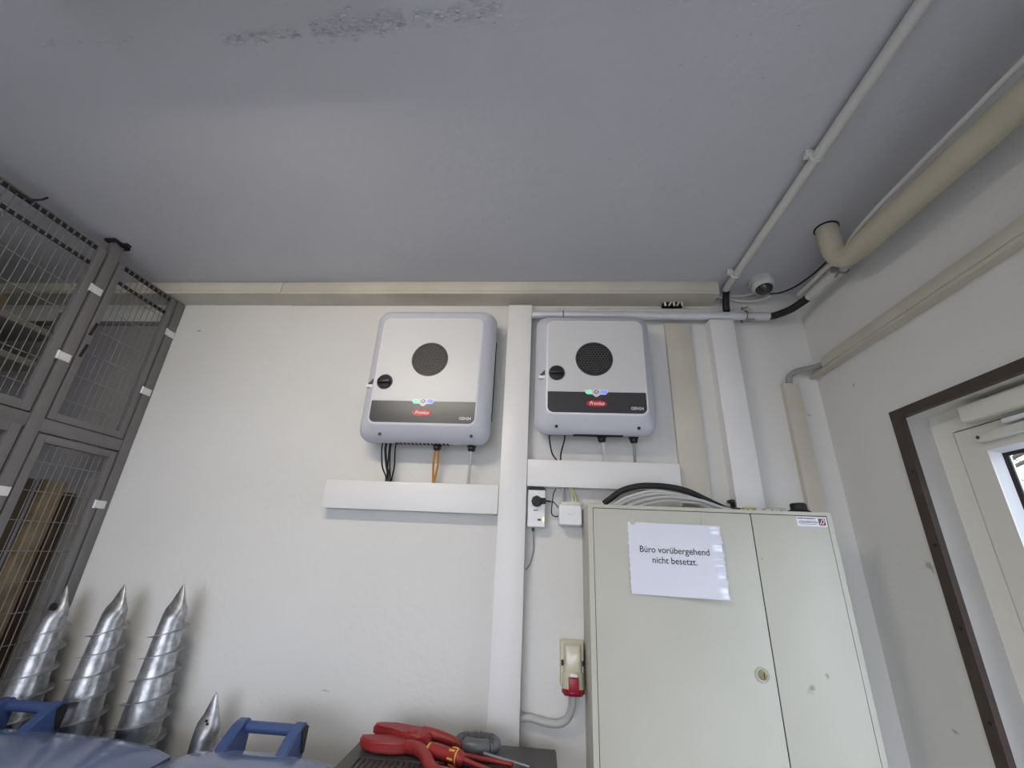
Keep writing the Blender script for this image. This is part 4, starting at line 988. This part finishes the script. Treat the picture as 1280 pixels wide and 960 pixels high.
# ------------------------------------------------------------------ tool case with tools
TZ = -.56
def toolcase():
    t = thing('tool_case', (-.25, -.34, FL), 'dark grey tool cabinet with ribbed top below the vertical trunking', 'tool cabinet')
    x0, x1, y0, y1 = -.557, .053, -.56, -.14
    b = nb(); box(b, x0+.01, x1-.01, y0+.01, y1-.01, FL, TZ-.03, .01); obj('case_body', b, 'tool_case', t)
    b = nb(); prism(b, rrect(x0, x1, y0, y1, .012, 4), TZ-.03, TZ-.004); obj('top_plate', b, 'tool_case', t)
    b = nb()   # raised margin round the ribbed mat
    ix0, ix1, iy0, iy1 = x0+.045, x1-.20, y0+.04, -.298
    for q in ((x0+.002, x1-.002, iy1, y1-.002), (x0+.002, x1-.002, y0+.002, iy0), (x0+.002, ix0, iy0, iy1), (ix1, x1-.002, iy0, iy1)): box(b, q[0], q[1], q[2], q[3], TZ-.005, TZ)
    bmesh.ops.remove_doubles(b, verts=b.verts, dist=1e-6); obj('top_margin', b, 'tool_case', t, smooth=False)
    first = None; k = 0; x = ix0+.012
    while x < ix1-.006:
        if first is None:
            b = nb(); box(b, x-.004, x+.004, iy0+.006, iy1-.006, TZ-.005, TZ-.001, .001, 1); first = obj('rib', b, 'tool_case', t)
        else: sub('rib', first, t, (x-(ix0+.012), 0, 0))
        x += .0165
    for z in (-.75, -.95, -1.15, -1.35):
        b = nb(); box(b, x0+.03, x1-.03, y0+.004, y0+.012, z-.09, z+.09, .003); dr = obj('drawer', b, 'tool_case', t)
        b = nb(); box(b, -.36, -.14, y0-.01, y0+.006, z+.05, z+.065, .003); obj('drawer_handle', b, 'tool_steel', dr)
toolcase()
def cutter():
    t = thing('cable_cutter', (-.37, -.23, TZ), 'red insulated cable cutter with open beak on the tool cabinet', 'pliers')
    z0 = TZ+.006
    def jaw(name, outline, za, zb_, m='tool_red', bev=.006):
        b = nb(); prism(b, [(x, -.232+(y+.232)*.80) for x, y in outline], za, zb_); bmesh.ops.bevel(b, geom=[e for e in b.edges], offset=bev, segments=3, affect='EDGES', clamp_overlap=True); return obj(name, b, m, t, angle=60)
    # lower jaw (towards the viewer) and upper jaw (towards the wall), beak pointing left
    jaw('jaw', [(-.365,-.205), (-.405,-.200), (-.440,-.212), (-.468,-.238), (-.500,-.245), (-.535,-.238), (-.540,-.252), (-.520,-.285), (-.480,-.305), (-.420,-.305), (-.375,-.285), (-.352,-.25)], z0, z0+.028)
    jaw('jaw', [(-.355,-.265), (-.420,-.235), (-.455,-.212), (-.478,-.198), (-.512,-.196), (-.522,-.180), (-.515,-.160), (-.495,-.150), (-.455,-.160), (-.41,-.158), (-.370,-.165), (-.330,-.195), (-.325,-.235)], z0+.012, z0+.040)
    b = nb(); lathe(b, [(.014, 0), (.014, .005), (.010, .007)], (-.385,-.232,z0+.039), 'z', 16); obj('pivot', b, 'tool_red', t)
    b = nb(); tube(b, [(-.36,-.20,z0+.030), (-.31,-.205,z0+.026), (-.26,-.215,z0+.018), (-.225,-.232,z0+.014)], .0155, 12, radii=lambda s: .0165-.004*s); obj('grip', b, 'tool_red', t)
    b = nb(); tube(b, [(-.385,-.265,z0+.016), (-.345,-.288,z0+.018), (-.312,-.335,z0+.018), (-.288,-.38,z0+.014), (-.255,-.405,z0+.014), (-.16,-.415,z0+.014)], .0165, 12, radii=lambda s: .0175-.003*s); obj('grip', b, 'tool_red', t)
cutter()
def screwdriver():
    t = thing('screwdriver', (-.2,-.3,TZ), 'red and yellow insulated screwdriver on the tool cabinet', 'screwdriver')
    a = Vector((-.318,-.300,TZ+.031)); d = (Vector((-.205,-.345,TZ+.030)) - a).normalized(); L = .122
    prof = [(0, .012), (.006, .0165), (.02, .0185), (.05, .0175), (.075, .0165), (.095, .0185), (.108, .019), (.114, .016), (L, .010)]
    def ring(bm, p0, p1, r0, r1): cyl(bm, a+d*p0, a+d*p1, r0, r1, 16)
    b = nb(); ring(b, .0, .006, .011, .0168); ring(b, .006, .012, .0168, .0178); obj('end_cap', b, 'tool_yellow', t)
    b = nb(); tube(b, [a+d*p for p in (.010, .02, .035, .05, .075, .095, .108, .114, L)], .018, 16, smooth=False, radii=lambda s: [.0175,.0188,.0190,.0180,.0170,.0188,.0192,.017,.010][min(8, int(round(s*8)))]); obj('grip', b, 'tool_red', t)
    b = nb(); ring(b, .100, .104, .0195, .0195); obj('yellow_band', b, 'tool_yellow', t)
    for k in range(6):
        an = k*PI/3; u, v = frame_axes(d); o = (u*math.cos(an)+v*math.sin(an))*.0185
        b = nb(); cyl(b, a+d*.078+o, a+d*.096+o*1.02, .0028, seg=6); obj('yellow_mark', b, 'tool_yellow', t)
    b = nb(); cyl(b, a+d*L*.98, a+d*(L+.15)-Vector((0,0,.014)), .0062, seg=10); obj('insulated_shaft', b, 'tool_red', t)
    b = nb(); cyl(b, a+d*(L+.15)-Vector((0,0,.014)), a+d*(L+.165)-Vector((0,0,.0155)), .0035, seg=8); obj('tip', b, 'tool_steel', t)
screwdriver()
def tester():
    t = thing('slim_screwdriver', (-.1,-.28,TZ), 'slim red screwdriver with bare steel tip behind the larger one', 'screwdriver')
    b = nb(); tube(b, [(-.215,-.262,TZ+.010), (-.075,-.292,TZ+.008)], .007, 10, smooth=False); obj('insulated_shaft', b, 'tool_red', t)
    b = nb(); tube(b, [(-.16,-.262,TZ+.018), (-.06,-.283,TZ+.010), (-.026,-.288,TZ+.006)], .004, 8, smooth=False, radii=lambda s: .0045-.001*s); obj('steel_blade', b, 'tool_steel', t)
tester()
b = nb(); tube(b, [(-.17+.095*math.cos(a), -.345+.035*math.sin(a), TZ+.006+.004*math.sin(3*a)) for a in [k*2*PI/28 for k in range(28)]], .006, 8, smooth=False, closed=True)
obj('black_lead', b, 'black_plastic', None, 'black lead coiled beneath the screwdrivers on the tool cabinet', 'cable')
def hose():
    t = thing('hose_ring', (-.18,-.20,TZ), 'grey corrugated hose bent into a small ring on the tool cabinet', 'hose')
    c = Vector((-.186,-.208,TZ+.022)); rx, ry = .052, .026
    P = [c + Vector((rx*math.cos(a), ry*math.sin(a), .004*math.sin(a))) for a in [2*PI*k/272 for k in range(272)]]
    b = nb(); tube(b, P, .020, 14, smooth=False, closed=True, radii=lambda s: .0200-.0045*(.5-.5*math.cos(2*PI*s*34))); obj('corrugated_ring', b, 'hose_grey', t, angle=80)
    b = nb(); tube(b, [c+Vector((rx*math.cos(a)*1.0, ry*math.sin(a)-.001, 0)) for a in [PI*(1.27+.46*k/10) for k in range(11)]], .0208, 16, smooth=False); obj('smooth_sleeve', b, 'hose_grey', t)
hose()
